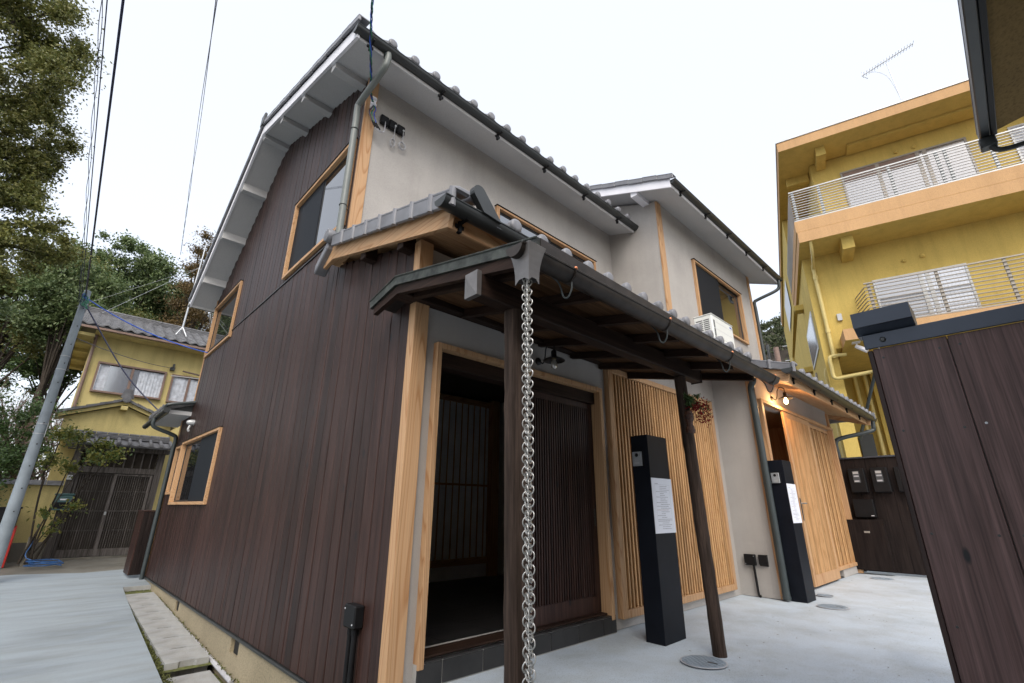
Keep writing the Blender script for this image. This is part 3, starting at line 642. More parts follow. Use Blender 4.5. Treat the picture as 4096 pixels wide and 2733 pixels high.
# ------------------------------------------------------------------ lattice window of the front wall
LW = MB(); LW.cbox(3.945, 4.01, 2.685, 2.80, .085, 2.402); LW.cbox(6.325, 6.395, 2.685, 2.80, .085, 2.402); LW.cbox(4.0105, 6.3245, 2.685, 2.80, 2.345, 2.402); LW.cbox(4.0105, 6.3245, 2.685, 2.80, .085, .15)
LW = LW.build('lattice_window', M['hin'], H, label='tall light cedar lattice beside the dark door')
sm = MB().cbox(-.0115, .0115, -.014, .014, 0, 2.193, .002).mesh('slat', M['slat'], False, (0,0,0))[0]
for i in range(41): place('slat', sm, (4.045+i*.0567, 2.715, .151), LW)
for z in (.21, .912, 1.615, 2.29): bx('cross_rail', M['slat'], LW, 4.0105, 6.3245, 2.7315, 2.746, z-.018, z+.018)
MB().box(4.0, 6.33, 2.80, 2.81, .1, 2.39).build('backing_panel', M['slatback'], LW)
# ------------------------------------------------------------------ wing entrance
b = MB(); b.cbox(6.83, 6.90, 2.19, 2.40, 0.0, 2.445); b.cbox(6.9005, 10.44, 2.19, 2.26, 2.40, 2.445); b.cbox(10.33, 10.40, 2.19, 2.40, .0, 2.399); WE = b.build('wing_entrance_frame', M['hin'], H)
b = MB(); b.box(6.95, 7.0, 2.42, 4.3, .02, 2.5); b.box(6.95, 9.5, 4.25, 4.3, .02, 2.5); b.box(9.45, 9.5, 2.37, 4.3, .02, 2.5); b.box(6.95, 9.5, 2.37, 4.3, 2.42, 2.5); b.build('wing_hall', M['hin'], H)
MB().box(6.8, 9.5, 2.27, 4.3, .0, .02).build('wing_hall_floor', M['dtile'], H)
WD = MB(); WD.cbox(7.76, 7.85, 2.215, 2.25, .03, 2.399); WD.cbox(8.95, 9.03, 2.215, 2.25, .03, 2.399); WD.cbox(7.8505, 8.9495, 2.215, 2.25, .03, .17); WD.cbox(7.8505, 8.9495, 2.215, 2.25, 2.32, 2.399)
WD = WD.build('wing_sliding_door', M['hin'], H, label='light slatted sliding door under the lit lamp')
sm = MB().cbox(-.009, .009, -.010, .010, 0, 2.149, .0015).mesh('slat', M['slat'], False, (0,0,0))[0]
for i in range(30): place('slat', sm, (7.872+i*.0365, 2.225, .1705), WD)
for z in (.75, 1.15, 1.55, 1.95): bx('cross_rail', M['slat'], WD, 7.8505, 8.9495, 2.236, 2.246, z-.013, z+.013)
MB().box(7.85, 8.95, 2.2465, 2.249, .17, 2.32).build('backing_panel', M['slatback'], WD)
b = MB(); b.cbox(7.765, 7.80, 2.208, 2.2145, .86, 1.16); b.build('lock_plate', M['gut'], WD)
MB().tube([(7.79,2.21,1.09),(7.79,2.17,1.09),(7.87,2.165,1.09)], .010, 8).build('door_handle', M['steel'], WD, smooth=True)
WL2 = MB(); WL2.cbox(9.04, 9.10, 2.27, 2.33, .13, 2.399); WL2.cbox(9.1005, 10.329, 2.24, 2.33, .12, .17); WL2.cbox(9.1005, 10.329, 2.27, 2.33, 2.34, 2.399)
WL2 = WL2.build('wing_lattice', M['hin'], H)
for i in range(22): place('slat', sm, (9.125+i*.0555, 2.285, .1705), WL2)
for i in range(6): bx('stile', M['slat'], WL2, 9.15+i*.23-.018, 9.15+i*.23+.018, 2.262, 2.274, .171, 2.339)
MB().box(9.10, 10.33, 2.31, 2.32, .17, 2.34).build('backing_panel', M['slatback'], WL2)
# ================================================================== porch canopy
K = thing('porch_canopy', (2.9, 1.8, 0), 'porch canopy of dark wood and aged copper on two log posts over the door', 'canopy')
def kz(y): return 2.244+.213*(y-1.349) if y <= 2.706 else 2.533-.221*(y-2.706)
def ksh(x, y, z): return (x, y, z-.024*max(0, x-1.475))
def log_post(x0, x1, y, zt, r0, r1, name='post'):
    pts = []; rs = []; rr = random.Random(int(x0*100)); n = 26
    for i in range(n+1):
        t = i/n; pts.append((x0+(x1-x0)*t+rr.uniform(-.0015,.0015), y+rr.uniform(-.0015,.0015), -.01+(zt+.01)*t)); rs.append(r0+(r1-r0)*t+rr.uniform(-.0012,.0012)+(.0025 if i in (7, 12, 19) else 0))
    MB().tube(pts, rs, 20).build(name, M['log'], K, smooth=True)
log_post(1.772, 1.738, 1.80, 2.072, .062, .057)
log_post(3.858, 3.738, 1.815, 2.072, .050, .047)
BM_ = bx('beam', M['board_x'], K, 1.424, 4.03, 1.758, 1.85, 2.074, 2.208, c=.006)
b = MB(); b.box(1.414, 1.445, 1.752, 1.856, 2.068, 2.214); b.add([(1.4138,1.752,2.068),(1.4138,1.856,2.068),(1.4138,1.856,2.214),(1.4138,1.752,2.214),(1.402,1.804,2.141)], [(4,1,0),(4,2,1),(4,3,2),(4,0,3)]); b.build('copper_end_cap', M['lead'], BM_)
bx('copper_end_plate', M['copper'], BM_, 4.03, 4.036, 1.752, 1.856, 2.066, 2.214, c=.001)
bx('wall_plate', M['board_x'], K, 1.50, 4.40, 2.665, 2.7445, 2.405, 2.475, c=.005)
bx('wall_plate', M['board_x'], K, 1.500, 1.634, 2.7455, 2.80, 2.405, 2.475, c=.005)
for i in range(7):
    x = 1.60+.455*i; MB(ksh).prism([(1.42,kz(1.42)-.115),(2.735,kz(2.706)-.113),(2.735,kz(2.706)-.052),(1.42,kz(1.42)-.052)], x-.022, x+.022, 'x').build('rafter', M['board_y'], K)
for k in range(13):
    ya = 1.372+k*.105; yb = ya+.1035
    MB(ksh).prism([(ya,kz(ya)-.051),(yb,kz(yb)-.051),(yb,kz(yb)-.036),(ya,kz(ya)-.036)], 1.475, 4.43, 'x').build('ceiling_plank', M['plank'], K)
CR = MB(ksh); CR.prism([(1.349,kz(1.349)-.034),(2.706,kz(2.706)-.034),(2.735,kz(2.735)-.034),(2.735,kz(2.735)),(2.706,kz(2.706)),(1.349,kz(1.349))], 1.652, 4.46, 'x')
CR.prism([(1.349,kz(1.349)-.034),(2.706,kz(2.706)-.034),(3.05,kz(3.05)-.034),(3.05,kz(3.05)),(2.706,kz(2.706)),(1.349,kz(1.349))], 1.475, 1.6515, 'x')
CR = CR.build('copper_roof', M['copper'], K)
for i in range(8): MB(ksh).cbox(1.9+i*.35, 1.912+i*.35, 1.36, 1.375, kz(1.36)-.02, kz(1.36)+.004, .001).build('roof_seam', M['patina'], CR)
b = MB(); b.prism([(1.349,kz(1.349)-.064),(2.706,kz(2.706)-.062),(3.05,kz(3.05)-.062),(3.06,kz(3.06)+.004),(2.706,kz(2.706)+.006),(1.345,kz(1.345)+.006)], 1.447, 1.4745, 'x'); b.build('verge_flashing', M['patina'], K)
b = MB(); b.tube([(1.445,1.345,kz(1.345)+.002),(1.445,2.706,kz(2.706)+.003),(1.445,3.06,kz(3.06)+.002)], .006, 6); b.build('verge_rim', M['patina'], K)
b = MB(); b.prism([(1.40,kz(1.40)-.13),(2.69,kz(2.69)-.125),(3.02,kz(3.02)-.12),(3.02,kz(3.02)-.063),(2.69,kz(2.69)-.063),(1.40,kz(1.40)-.066)], 1.463, 1.50, 'x'); b.build('barge_board', M['board_y'], K)
b = MB(ksh); b.box(1.475, 4.46, 1.343, 1.3487, kz(1.349)-.072, kz(1.349)+.006); b.build('drip_edge', M['copper'], K)
GT = gutter(K, 1.252, 4.47, 1.25, 2.095, .052, 'copper')
MB().tube([(1.252,1.249,2.096),(4.47,1.249,2.096)], .0055, 6).build('gutter_bead', M['patina'], K)
b = MB(); b.lathe([(.02,-.03),(.035,-.01),(.035,0)], (4.478,1.302,2.085), 8, 'x'); b.box(4.468, 4.476, 1.26, 1.35, 2.06, 2.10); b.build('soldered_end', M['galv'], K, smooth=True)
for x in (1.62, 2.54, 3.46, 4.36):
    hk = MB().tube(arc([(x-.03,1.46,2.20),(x-.03,1.40,2.12),(x-.02,1.34,2.045),(x-.01,1.325,1.975),(x+.0,1.305,1.965),(x+.005,1.285,2.0),(x+.005,1.28,2.04)], 5), .0045, 6).build('gutter_hook', M['dpipe'], K, smooth=True)
    MB().tube([(x, 1.302+.056*math.cos(a), 2.095+.056*math.sin(a)) for a in np.linspace(math.pi, 1.55*math.pi, 8)], .004, 5).build('strap', M['copper'], hk)
    MB().dome((x, 1.248, 2.102), .010).build('copper_tie', M['bcop'], hk, smooth=True)
b = MB(); f0 = [(1.345,1.235),(1.435,1.235),(1.435,1.325),(1.345,1.325)]; v = []
for t in np.linspace(0, 1, 6):
    z = 2.10-.155*t; k = 1-.42*(1-(1-t)**2)*.92; cx, cy = 1.325, 1.292
    for (x, y) in [(1.272,1.225),(1.380,1.225),(1.380,1.36),(1.272,1.36)]: v.append((cx+(x-cx)*k, cy+(y-cy)*k, z))
b.add(v, [(4*i+k, 4*(i+1)+k, 4*(i+1)+(k+1) % 4, 4*i+(k+1) % 4) for i in range(5) for k in range(4)])
for i, k in [(20,21),(21,22),(22,23),(23,20)]:               # scalloped lower rim
    p, q = Vector(v[i]), Vector(v[k]); d = Vector((0,0,-.022)); b.add([p, p+d, p.lerp(q,.3)+d*.1, p.lerp(q,.7)+d*.1, q+d, q], [(0,1,2,3,4,5)])
b.build('outlet_funnel', M['lead'], K)
# rain chain
RC = thing('rain_chain', (1.325, 1.292, -.01), 'silver rain chain of double rings hanging beside the front log post', 'chain')
def torus(R, r, n=14, k=6):
    b = MB(); b.tube([(R*math.cos(2*math.pi*i/n), 0, R*math.sin(2*math.pi*i/n)) for i in range(n)], r, k, close=True); return b.mesh('ring', M['steel'], 'full', (0,0,0))[0]
tm = torus(.0182, .0026); z = 1.955; i = 0; rr = random.Random(5)
while z > .02:
    for s_ in (-1, 1):
        o = place('ring', tm, (1.325+s_*(.0065 if i % 2 else .002)+rr.uniform(-.001,.001), 1.292-s_*(.0065 if i % 2 == 0 else .002), z), RC)
        o.rotation_euler = (math.radians(rr.uniform(-6,6)+(8*s_ if i % 2 else -8*s_)), 0, math.radians(45+(38 if i % 2 else -38)+s_*20+rr.uniform(-5,5)))
    z -= .0228; i += 1

# ================================================================== lamps
def wall_lamp(x, yw, z, lit, label, name='wall_lamp', arm=.19):
    t_ = thing(name, (x, yw, z-.06), label, 'lamp', 'gooseneck wall lamps')
    MB().lathe([(.036,0),(.034,-.012),(.012,-.03)], (x, yw, z), 14, 'y').build('wall_plate', M['lamp'], t_, smooth=True)
    ys = yw-arm
    MB().tube(arc([(x,yw-.02,z),(x,yw-.06,z-.03),(x,yw-.085,z+.02),(x,yw-.10,z+.10),(x,yw-.14,z+.145),(x,ys-.0,z+.11),(x,ys,z+.06)], 6), .0065, 8).build('gooseneck', M['lamp'], t_, smooth=True)
    MB().lathe([(.02,.06),(.024,.045),(.024,.0),(.028,-.005)], (x, ys, z), 14).build('socket', M['lamp'], t_, smooth=True)
    MB().lathe([(.024,.004),(.04,-.004),(.085,-.022),(.098,-.034),(.096,-.036),(.083,-.026),(.04,-.010),(.022,-.006)], (x, ys, z), 24).build('shade', M['lamp'], t_, smooth=True)
    MB().lathe([(.012,-.005),(.014,-.03),(.024,-.05),(.030,-.072),(.026,-.095),(.013,-.108),(.002,-.112)], (x, ys, z), 16).build('bulb', M['bulb'] if lit else M['bulbglass'], t_, smooth='full')
    if lit:
        l = bpy.data.lights.new('bulb_light', 'POINT'); l.energy = 9; l.color = (1, .55, .22); l.shadow_soft_size = .03
        lo = bpy.data.objects.new('bulb_light', l); col.objects.link(lo); WL[lo.name] = Vector((x, ys, z-.14)); lo.parent = t_; lo.location = WL[lo.name]-WL[t_.name]
    else: MB().lathe([(.019,.0),(.019,-.02)], (x, ys, z-.006), 12).build('bulb_cap', M['brass'], t_)
    return t_
wall_lamp(2.95, 2.745, 2.245, False, 'unlit black gooseneck lamp under the porch canopy')
wall_lamp(7.50, 2.262, 2.56, True, 'glowing black gooseneck lamp above the light slatted door')

# ================================================================== intercom pillars, notices
def pillar(x0, x1, y0, y1, h, iz, pz0, pz1, lab):
    MB().cbox(x0, x1, y0, y1, -.02, h, .003).build('intercom_pillar', M['black'], label='black steel intercom pillar '+lab, cat='pillar', group='intercom pillars')
    yc = (y0+y1)/2+.02
    t_ = thing('intercom', (x0, yc, iz-.0625), 'silver video intercom on the black pillar '+lab, 'intercom', 'intercoms')
    bx('mount', M['blackm'], t_, x0-.008, x0-.0005, yc-.06, yc+.05, iz-.068, iz+.068, c=.002)
    bx('face_plate', M['galv'], t_, x0-.026, x0-.0085, yc-.048, yc+.046, iz-.0625, iz+.0625, c=.004)
    MB().lathe([(.002,-.0315),(.012,-.031),(.016,-.027),(.017,-.026)], (x0, yc, iz+.033), 16, 'x').build('camera_lens', M['blackm'], t_, smooth=True)
    bx('button', M['lgrey'], t_, x0-.029, x0-.0265, yc-.024, yc+.024, iz-.047, iz-.029, c=.002)
    bx('name_slot', M['grey'], t_, x0-.0275, x0-.0265, yc-.026, yc+.024, iz-.008, iz-.001, c=.0005)
    bx('speaker_grille', M['grey'], t_, x0-.0272, x0-.0265, yc-.02, yc+.02, iz-.024, iz-.012, c=.0005)
    bx('indicator', M['blackm'], t_, x0-.0275, x0-.0265, yc-.036, yc-.033, iz+.025, iz+.047, c=.0005)
    a, c = x0+.003, x1+.006; w_ = c-a; h_ = pz1-pz0
    N_ = thing('notice', (a+w_/2, y0, pz0), 'white printed notice sheet on the black pillar '+lab, 'notice', 'notices on the pillars')
    MB().box(a, c, y0-.004, y0-.001, pz0, pz1).build('sheet', M['paper'], N_)
    rr = random.Random(int(x0*10)); b = MB(); r2 = MB(); yy = y0-.0046
    def ln(mb, u0, u1, t0, th=.0022): mb.quad((a+w_*u0, yy, pz1-h_*t0), (a+w_*u1, yy, pz1-h_*t0), (a+w_*u1, yy, pz1-h_*t0+th), (a+w_*u0, yy, pz1-h_*t0+th))
    for t0 in (.12,.78): ln(b, .14, .86, t0, .0012)
    for u in (.14, .86): b.quad((a+w_*u, yy, pz1-h_*.12), (a+w_*u+.0012, yy, pz1-h_*.12), (a+w_*u+.0012, yy, pz1-h_*.78), (a+w_*u, yy, pz1-h_*.78))
    ln(b, .14, .30, .105, .004)
    for k in range(24):
        t0 = .155+k*.0335; u = .17 if k in (3, 6, 9, 11, 13, 16, 18, 19, 21) else .36; e = rr.uniform(.5, .84)
        while u < e: d = rr.uniform(.02, .06); ln(r2 if k in (13,) else b, u, min(u+d, .85), t0, .0042); u += d+.012
    b.build('print', M['ink'], N_)
    if r2.f: r2.build('print', M['inkr'], N_)
pillar(3.795, 4.135, 2.215, 2.385, 1.63, 1.422, .806, 1.258, 'beside the large lattice window')
pillar(6.645, 6.972, 2.012, 2.184, 1.595, 1.378, .85, 1.31, 'by the lit doorway')

# ================================================================== flower vase on the second post
V = thing('hanging_vase', (3.66, 1.74, 1.55), 'dark bark vase of red nandina berries tied to the log post', 'vase')
rr = random.Random(2); b = MB(); n = 16; pr = []
for i in range(9): pr.append((.032+.007*math.sin(i*1.3)+rr.uniform(-.002,.002), .02*i*1.12))
b.lathe([(.012,-.004)]+pr, (3.655,1.735,1.575), n); b.build('vase_body', M['vase'], V, smooth=True)
stems = MB(); lf = MB(); br = MB()
def leaf(mb, p, d, L, wd):
    d = d.normalized(); s_ = d.cross(Vector((0,0,1))); s_ = s_.normalized() if s_.length > .01 else Vector((1,0,0)); u = s_.cross(d)
    mb.add([p, p+d*L*.4+s_*wd+u*.003, p+d*L-u*L*.1, p+d*L*.4-s_*wd+u*.003], [(0,1,2,3)])
for k in range(11):
    a = rr.uniform(0, 6.28); ex = Vector((rr.uniform(.08,.40), -rr.uniform(.0,.10), rr.uniform(-.06,.13))) if k < 7 else Vector((rr.uniform(-.11,.10), -rr.uniform(0,.06), rr.uniform(.06,.16)))
    p0 = Vector((3.655,1.735,1.745)); P_ = arc([p0, p0+Vector((ex.x*.25, ex.y*.4, .075)), p0+Vector((ex.x*.7, ex.y, .06+ex.z*.6)), p0+ex], 4)
    stems.tube(P_, .0016, 4)
    for p in P_[3:]:
        for q in range(3 if k < 7 else 4):
            d = Vector((rr.uniform(-1,1), rr.uniform(-1,.3), rr.uniform(-.6,.6)))
            if k < 7 and rr.random() < .85:
                for _ in range(2):
                    c = p+Vector((rr.gauss(0,.018), rr.gauss(0,.015), rr.gauss(-.012,.022))); br.dome(tuple(c), rr.uniform(.0045,.006), n=7, k=5)
            else: leaf(lf, p, d, rr.uniform(.03,.06), rr.uniform(.006,.010))
stems.build('stems', M['bark'], V); lf.build('leaves', M['leaf_n'], V, kind='stuff'); br.build('berries', M['berry'], V, smooth='full', kind='stuff')

# ================================================================== air conditioner
A = thing('air_conditioner', (7.25, 2.85, 3.20), 'white outdoor air conditioner unit standing on the tiled roof below the window', 'air conditioner')
bx('casing', M['ac'], A, 6.862, 7.65, 2.70, 2.99, 3.325, 3.865, c=.012); bx('top_cover', M['ac'], A, 6.855, 7.657, 2.693, 2.997, 3.866, 3.884, c=.008)
for i in range(13):
    z = 3.80-.032*i
    for y0, y1 in ((2.745,2.835),(2.85,2.955)): bx('side_slot', M['acdark'], A, 6.8595, 6.8625, y0, y1, z-.016, z, c=.0005)
for g_ in range(3):
    for i in range(4): bx('front_slot', M['acdark'], A, 6.905+i*.014, 6.914+i*.014, 2.6985, 2.7005, 3.66-.14*g_, 3.79-.14*g_, c=.0005)
for z in (3.77, 3.65, 3.52): bx('panel_groove', M['grey'], A, 6.975, 7.58, 2.6985, 2.7003, z, z+.003, c=.0005)
bx('brand_plate', M['blue'], A, 7.53, 7.60, 2.698, 2.7003, 3.80, 3.83, c=.0005); bx('brand_plate', M['grey'], A, 7.605, 7.64, 2.698, 2.7003, 3.785, 3.812, c=.0005)
for x in (6.95, 7.52): bx('foot', M['ac'], A, x, x+.05, 2.68, 3.01, 3.17, 3.325)

# ================================================================== electrics on the walls
T = thing('junction_box_set', (1.62, 3.15, -.15), 'black junction box with two conduits on the dark side wall', 'junction box')
bx('box', M['blackm'], T, 1.585, 1.652, 3.055, 3.205, .285, .415, c=.008)
for y in (3.10, 3.16): MB().tube([(1.622,y,.285),(1.622,y,-.14)], .017, 10).build('conduit', M['blackm'], T, smooth=True); MB().lathe([(.021,0),(.021,.04)], (1.622,y,.245), 10).build('conduit_collar', M['blackm'], T)
for y, z in ((3.075,.31),(3.185,.39)): MB().dome((1.584,y,z), .006).build('screw', M['galv'], T)
T = thing('wall_outlet_set', (6.60, 2.56, 0), 'black outlet box with pipe running down to the paving', 'outlet')
bx('box', M['blackm'], T, 6.585, 6.629, 2.50, 2.635, .35, .475, c=.006)
MB().tube(arc([(6.605,2.535,.35),(6.605,2.53,.2),(6.605,2.525,.03),(6.60,2.50,.012)], 5), .014, 8).build('pipe', M['blackm'], T, smooth=True)
for y, z in ((2.62,.365),(2.515,.455)): MB().dome((6.584,y,z), .005).build('screw', M['galv'], T)
MB().add([(6.629,2.365,.345),(6.629,2.465,.345),(6.629,2.465,.475),(6.629,2.365,.475),(6.585,2.368,.375),(6.585,2.462,.375),(6.590,2.462,.473),(6.590,2.368,.473)], [(0,1,2,3),(4,7,6,5),(0,4,5,1),(1,5,6,2),(2,6,7,3),(3,7,4,0)]).build('covered_socket', M['blackm'], label='small black hooded socket beside the outlet box', cat='socket')
b = MB(); b.lathe([(.05,0),(.05,-.03),(.04,-.09),(.02,-.115)], (1.652, 9.77, 2.375), 14, 'x'); b.tube(arc([(1.60,9.77,2.32),(1.585,9.77,2.26),(1.60,9.77,2.22)],4), .02, 8); b.build('vent_hood', M['lgrey'], smooth=True, label='round white vent hood on the side wall near the rear corner', cat='vent')
# service entrance with cables
T = thing('cable_entry_plate', (2.0, 4.17, 5.2), 'black cable entry plate high on the stucco wall with coiled grey wires', 'cable plate')
for i in range(3): bx('entry_hood', M['blackm'], T, 1.83+i*.108, 1.932+i*.108, 4.135, 4.189, 5.22, 5.345, c=.012)
for i in (1, 2): MB().lathe([(.010,0),(.013,-.006),(.013,-.012)], (1.885+i*.108+.02,4.135,5.27), 10, 'y').build('gland', M['lgrey'], T)
def coil(cx, cz, R, n, tilt, seed):
    r_ = random.Random(seed); P_ = []
    for i in range(n*12):
        a = i*math.pi/6; P_.append((cx+R*math.cos(a)*tilt+r_.uniform(-.003,.003), 4.155-.012*math.sin(i*.4)-.0006*i/n, cz+R*math.sin(a)+r_.uniform(-.003,.003)))
    return P_
MB().tube([(2.01,4.13,5.27),(2.01,4.14,5.12)]+coil(2.005,5.03,.055,4,.55,1), .004, 5).build('wire_coil', M['grey'], T); MB().tube([(2.12,4.13,5.27),(2.13,4.14,5.12)]+coil(2.13,5.065,.05,4,.9,2), .004, 5).build('wire_coil', M['grey'], T)
T = thing('service_cable', (1.70, 4.15, 5.3), 'twisted blue and green overhead cable dropping to the house corner', 'cable')
Qs = arc([Vector(p) for p in ((-.9,-.5,11),(.75,2.4,6.9),(1.10,3.05,5.98),(1.214,3.3,5.73),(1.335,3.52,5.54),(1.50,3.80,5.42),(1.62,4.02,5.40),(1.70,4.12,5.40))], 10)
for k, m_ in enumerate(('navy', 'green', 'blue')):
    P_ = [p+Vector((.010*math.cos(i*.9+k*2.09), 0, .010*math.sin(i*.9+k*2.09))) for i, p in enumerate(Qs)]
    P_ += arc([P_[-1], Vector((1.70+.02*k,4.12,5.33)), Vector((1.66+.03*k,4.10,5.22)), Vector((1.70+.025*k,4.08,5.10))], 5)[1:]
    MB().tube(P_, .0065, 6).build('strand', M[m_], T, smooth=True)
for k in range(3):
    P_ = arc([(1.70+.025*k,4.08,5.10),(1.74+.03*k,4.07,5.03),(1.81+.015*k,4.08,5.01+.01*k),(1.87,4.11,5.10),(1.885,4.14,5.26)], 6)
    MB().tube(P_[:7], .010, 6).build('splice', M['blackm'], T, smooth=True); MB().tube(P_[6:], .005, 6).build('house_wire', M['grey'], T, smooth=True)
T = thing('cable_insulator', (1.71, 4.15, 5.32), 'white insulator and ring bolt on the cedar corner post', 'insulator')
b = MB()
for z in (5.36, 5.44): b.lathe([(.02,0),(.034,.01),(.034,.025),(.02,.035)], (1.712,4.13,z), 12)
b.box(1.69, 1.735, 4.12, 4.176, 5.35, 5.49); b.build('porcelain', M['white'], T, smooth=True)
MB().tube([(1.72+.03*math.cos(a), 4.13+.02*math.sin(a), 5.25) for a in np.linspace(0,6.28,14)[:-1]], .005, 6, close=True).tube([(1.72,4.16,5.34),(1.72,4.13,5.25)], .005, 6).build('ring_bolt', M['galv'], T)

# ================================================================== meter fence
T = thing('meter_fence', (10.52, 1.2, 0), 'dark board fence carrying the electric meters at the end of the courtyard', 'fence')
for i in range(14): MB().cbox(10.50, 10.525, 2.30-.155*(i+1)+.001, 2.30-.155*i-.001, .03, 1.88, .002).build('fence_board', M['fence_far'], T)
bx('cap', M['cap'], T, 10.47, 10.56, .12, 2.31, 1.88, 1.91); bx('dark_back_sheet', M['fence_far'], T, 10.526, 10.56, .14, 2.28, .03, 1.88)
for k, y in enumerate((2.11, 1.78, 1.445)):
    t_ = thing('electric_meter', (10.46, y-.12, 1.29), ('first black electric meter box, nearest the light lattice','second black electric meter box, in the middle of the row','third black electric meter box, half hidden by the near fence')[k], 'meter', 'electric meters')
    bx('housing', M['blackm'], t_, 10.40, 10.499, y-.245, y, 1.295, 1.705, c=.012)
    bx('window', M['acdark'], t_, 10.392, 10.40, y-.17, y-.07, 1.46, 1.66, c=.002)
    bx('dial_plate', M['lgrey'], t_, 10.388, 10.3915, y-.16, y-.08, 1.61, 1.65, c=.001); bx('register', M['grey'], t_, 10.388, 10.3915, y-.155, y-.08, 1.475, 1.50, c=.001)
    bx('lower_plate', M['grey'], t_, 10.388, 10.3915, y-.16, y-.085, 1.56, 1.585, c=.001)
t_ = thing('mail_box', (10.44, 1.98, .85), 'black wall mailbox under the first electric meter', 'mailbox'); bx('casing', M['blackm'], t_, 10.38, 10.499, 1.835, 2.13, .885, 1.18, c=.008); bx('maker_badge', M['white'], t_, 10.377, 10.3795, 1.855, 1.90, .91, .92, c=.0005)
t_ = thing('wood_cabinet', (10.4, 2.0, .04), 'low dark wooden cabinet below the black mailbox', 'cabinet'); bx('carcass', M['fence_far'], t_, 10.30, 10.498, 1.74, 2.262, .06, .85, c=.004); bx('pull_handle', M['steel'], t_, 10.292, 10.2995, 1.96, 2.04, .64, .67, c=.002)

# ================================================================== near fence panel
FX = 2.407
T = thing('board_fence', (FX, -.6, 0), 'tall near board fence of dark stained planks with a blue grey metal cap', 'fence')
ys = [.300, .062, -.175, -.41, -.65, -.89, -1.13, -1.37, -1.6]
for a, c in zip(ys[:-1], ys[1:]):
    B_ = MB().cbox(FX, FX+.02, c+.0015, a-.0015, 0.0, 1.645, .002).build('fence_board', M['fence'], T)
    for z in (.25, .62, .93, 1.30, 1.60):
        for y in (a-.03, c+.03): MB().lathe([(.0045,0),(.0045,-.0015),(.001,-.002)], (FX, y, z+random.uniform(-.01,.01)), 8, 'x').build('screw', M['galv'] if random.random() < .08 else M['gut'], B_)
bx('dark_back_sheet', M['gut'], T, FX+.0205, FX+.045, -1.6, .299, 0.0, 1.64)  # dark sheet added behind the boards so no light shows through the joints
bx('end_edge', M['board'], T, FX+.002, FX+.05, .300, .318, 0, 1.64, c=.002)
b = MB(); b.cbox(FX-.012, FX-.001, -1.6, .322, 1.646, 1.708, .002); b.cbox(FX-.001, FX+.09, -1.6, .322, 1.694, 1.708, .002); CP = b.build('metal_cap', M['cap'], T)
b = MB(); b.prism([(FX-.055,1.735),(FX-.055,1.80),(FX+.10,1.80),(FX+.10,1.72),(FX+.06,1.709),(FX-.0,1.709),(FX-.045,1.735)], .140, .338, 'y'); b.build('cap_hood', M['cap'], CP)
for y in (.255, -.21, -.68): MB().lathe([(.011,0),(.011,-.003),(.006,-.006)], (FX-.0125, y, 1.676), 12, 'x').build('cap_screw', M['gut'], CP)

# ================================================================== neighbour's eave overhead
T = thing('neighbour_eave', (1.0, -.6, 0), "neighbour's dark eave with ochre soffit and gutter jutting in overhead", 'eave')
b = MB(); b.prism([(-.415,3.20),(-1.6,3.42),(-1.6,3.6),(-.415,3.33)], -3.0, 3.70, 'x'); b.build('soffit', M['ochre'], T)
MB().prism([(-1.25,0),(-1.4,0),(-1.4,3.5),(-1.25,3.36)], -3.0, 3.3, 'x').build('wall', M['ochre'], T)
bx('fascia', M['blackm'], T, -3, 3.70, -.414, -.385, 3.17, 3.33); g_ = bx('gutter', M['gut'], T, -3.0, 3.73, -.384, -.335, 3.165, 3.23, c=.006)
bx('gutter_lip', M['cap'], T, -3.0, 3.73, -.352, -.334, 3.231, 3.245, c=.003)
b = MB(); b.cbox(3.66, 3.735, -.40, -.325, 3.10, 3.164, .006); b.tube(arc([(3.70,-.37,3.11),(3.71,-.40,3.07),(3.72,-.5,3.06),(3.73,-.7,3.08),(3.74,-1.2,3.10)],4), .016, 8); b.build('gutter_outlet', M['gut'], T, smooth=True)

# ================================================================== manhole covers
M['manh'] = plain('grey_blue_cast_cover', (.30,.36,.42), .5, .2, var=.15, sc=9)
def manhole(x, y, r, label):
    t_ = thing('manhole_cover', (x, y, .0), label, 'manhole cover', 'manhole covers'); z = .0025
    MB().lathe([(r+.006,-.002),(r+.006,.001),(r,.001)], (x,y,z), 32).build('rim', M['grey'], t_)
    d_ = MB().lathe([(r-.004,.0),(r-.004,.003),(r-.01,.004)], (x,y,z), 32).build('disc', M['manh'], t_)
    rb = MB(); q = random.Random(int(x*7))
    for i in range(-7, 8):
        for j in range(-3, 4):
            px_, py_ = i*r/7.5, j*r/3.4+(r/7 if i % 2 else 0)
            if px_**2+py_**2 < (r*.86)**2: rb.cbox(x+px_-.003, x+px_+.003, y+py_-r/9, y+py_+r/9, z+.0042, z+.0065, .0008)
    rb.build('tread_ribs', M['manh'], t_, kind='stuff'); bx('key_slot', M['gut'], t_, x-.012, x+.004, y-.10, y-.03, z+.0042, z+.007, c=.001)
manhole(3.606, 1.82, .150, 'round grey cover at the foot of the second log post')
manhole(6.565, 1.745, .152, 'round grey cover in front of the second black pillar')
manhole(9.75, 1.838, .150, 'round grey cover furthest away near the wooden cabinet')
manhole(7.34, 2.02, .085, 'small round cover just right of the second black pillar')
# litter on the paving
b = MB(); q = random.Random(9)
for i in range(170):
    x, y = q.uniform(2.4, 10.3), q.uniform(.2, 2.1); s_ = q.uniform(.004, .012); a = q.uniform(0, 3.14); c_, d_ = math.cos(a)*s_, math.sin(a)*s_
    b.add([(x-c_, y-d_, .007), (x+d_*.5, y-c_*.5, .009), (x+c_, y+d_, .008), (x-d_*.5, y+c_*.5, .010)], [(0,1,2,3)])
b.build('leaf_litter', M['twig'], kind='stuff', label='tiny dry leaf scraps on the pale concrete', cat='litter')
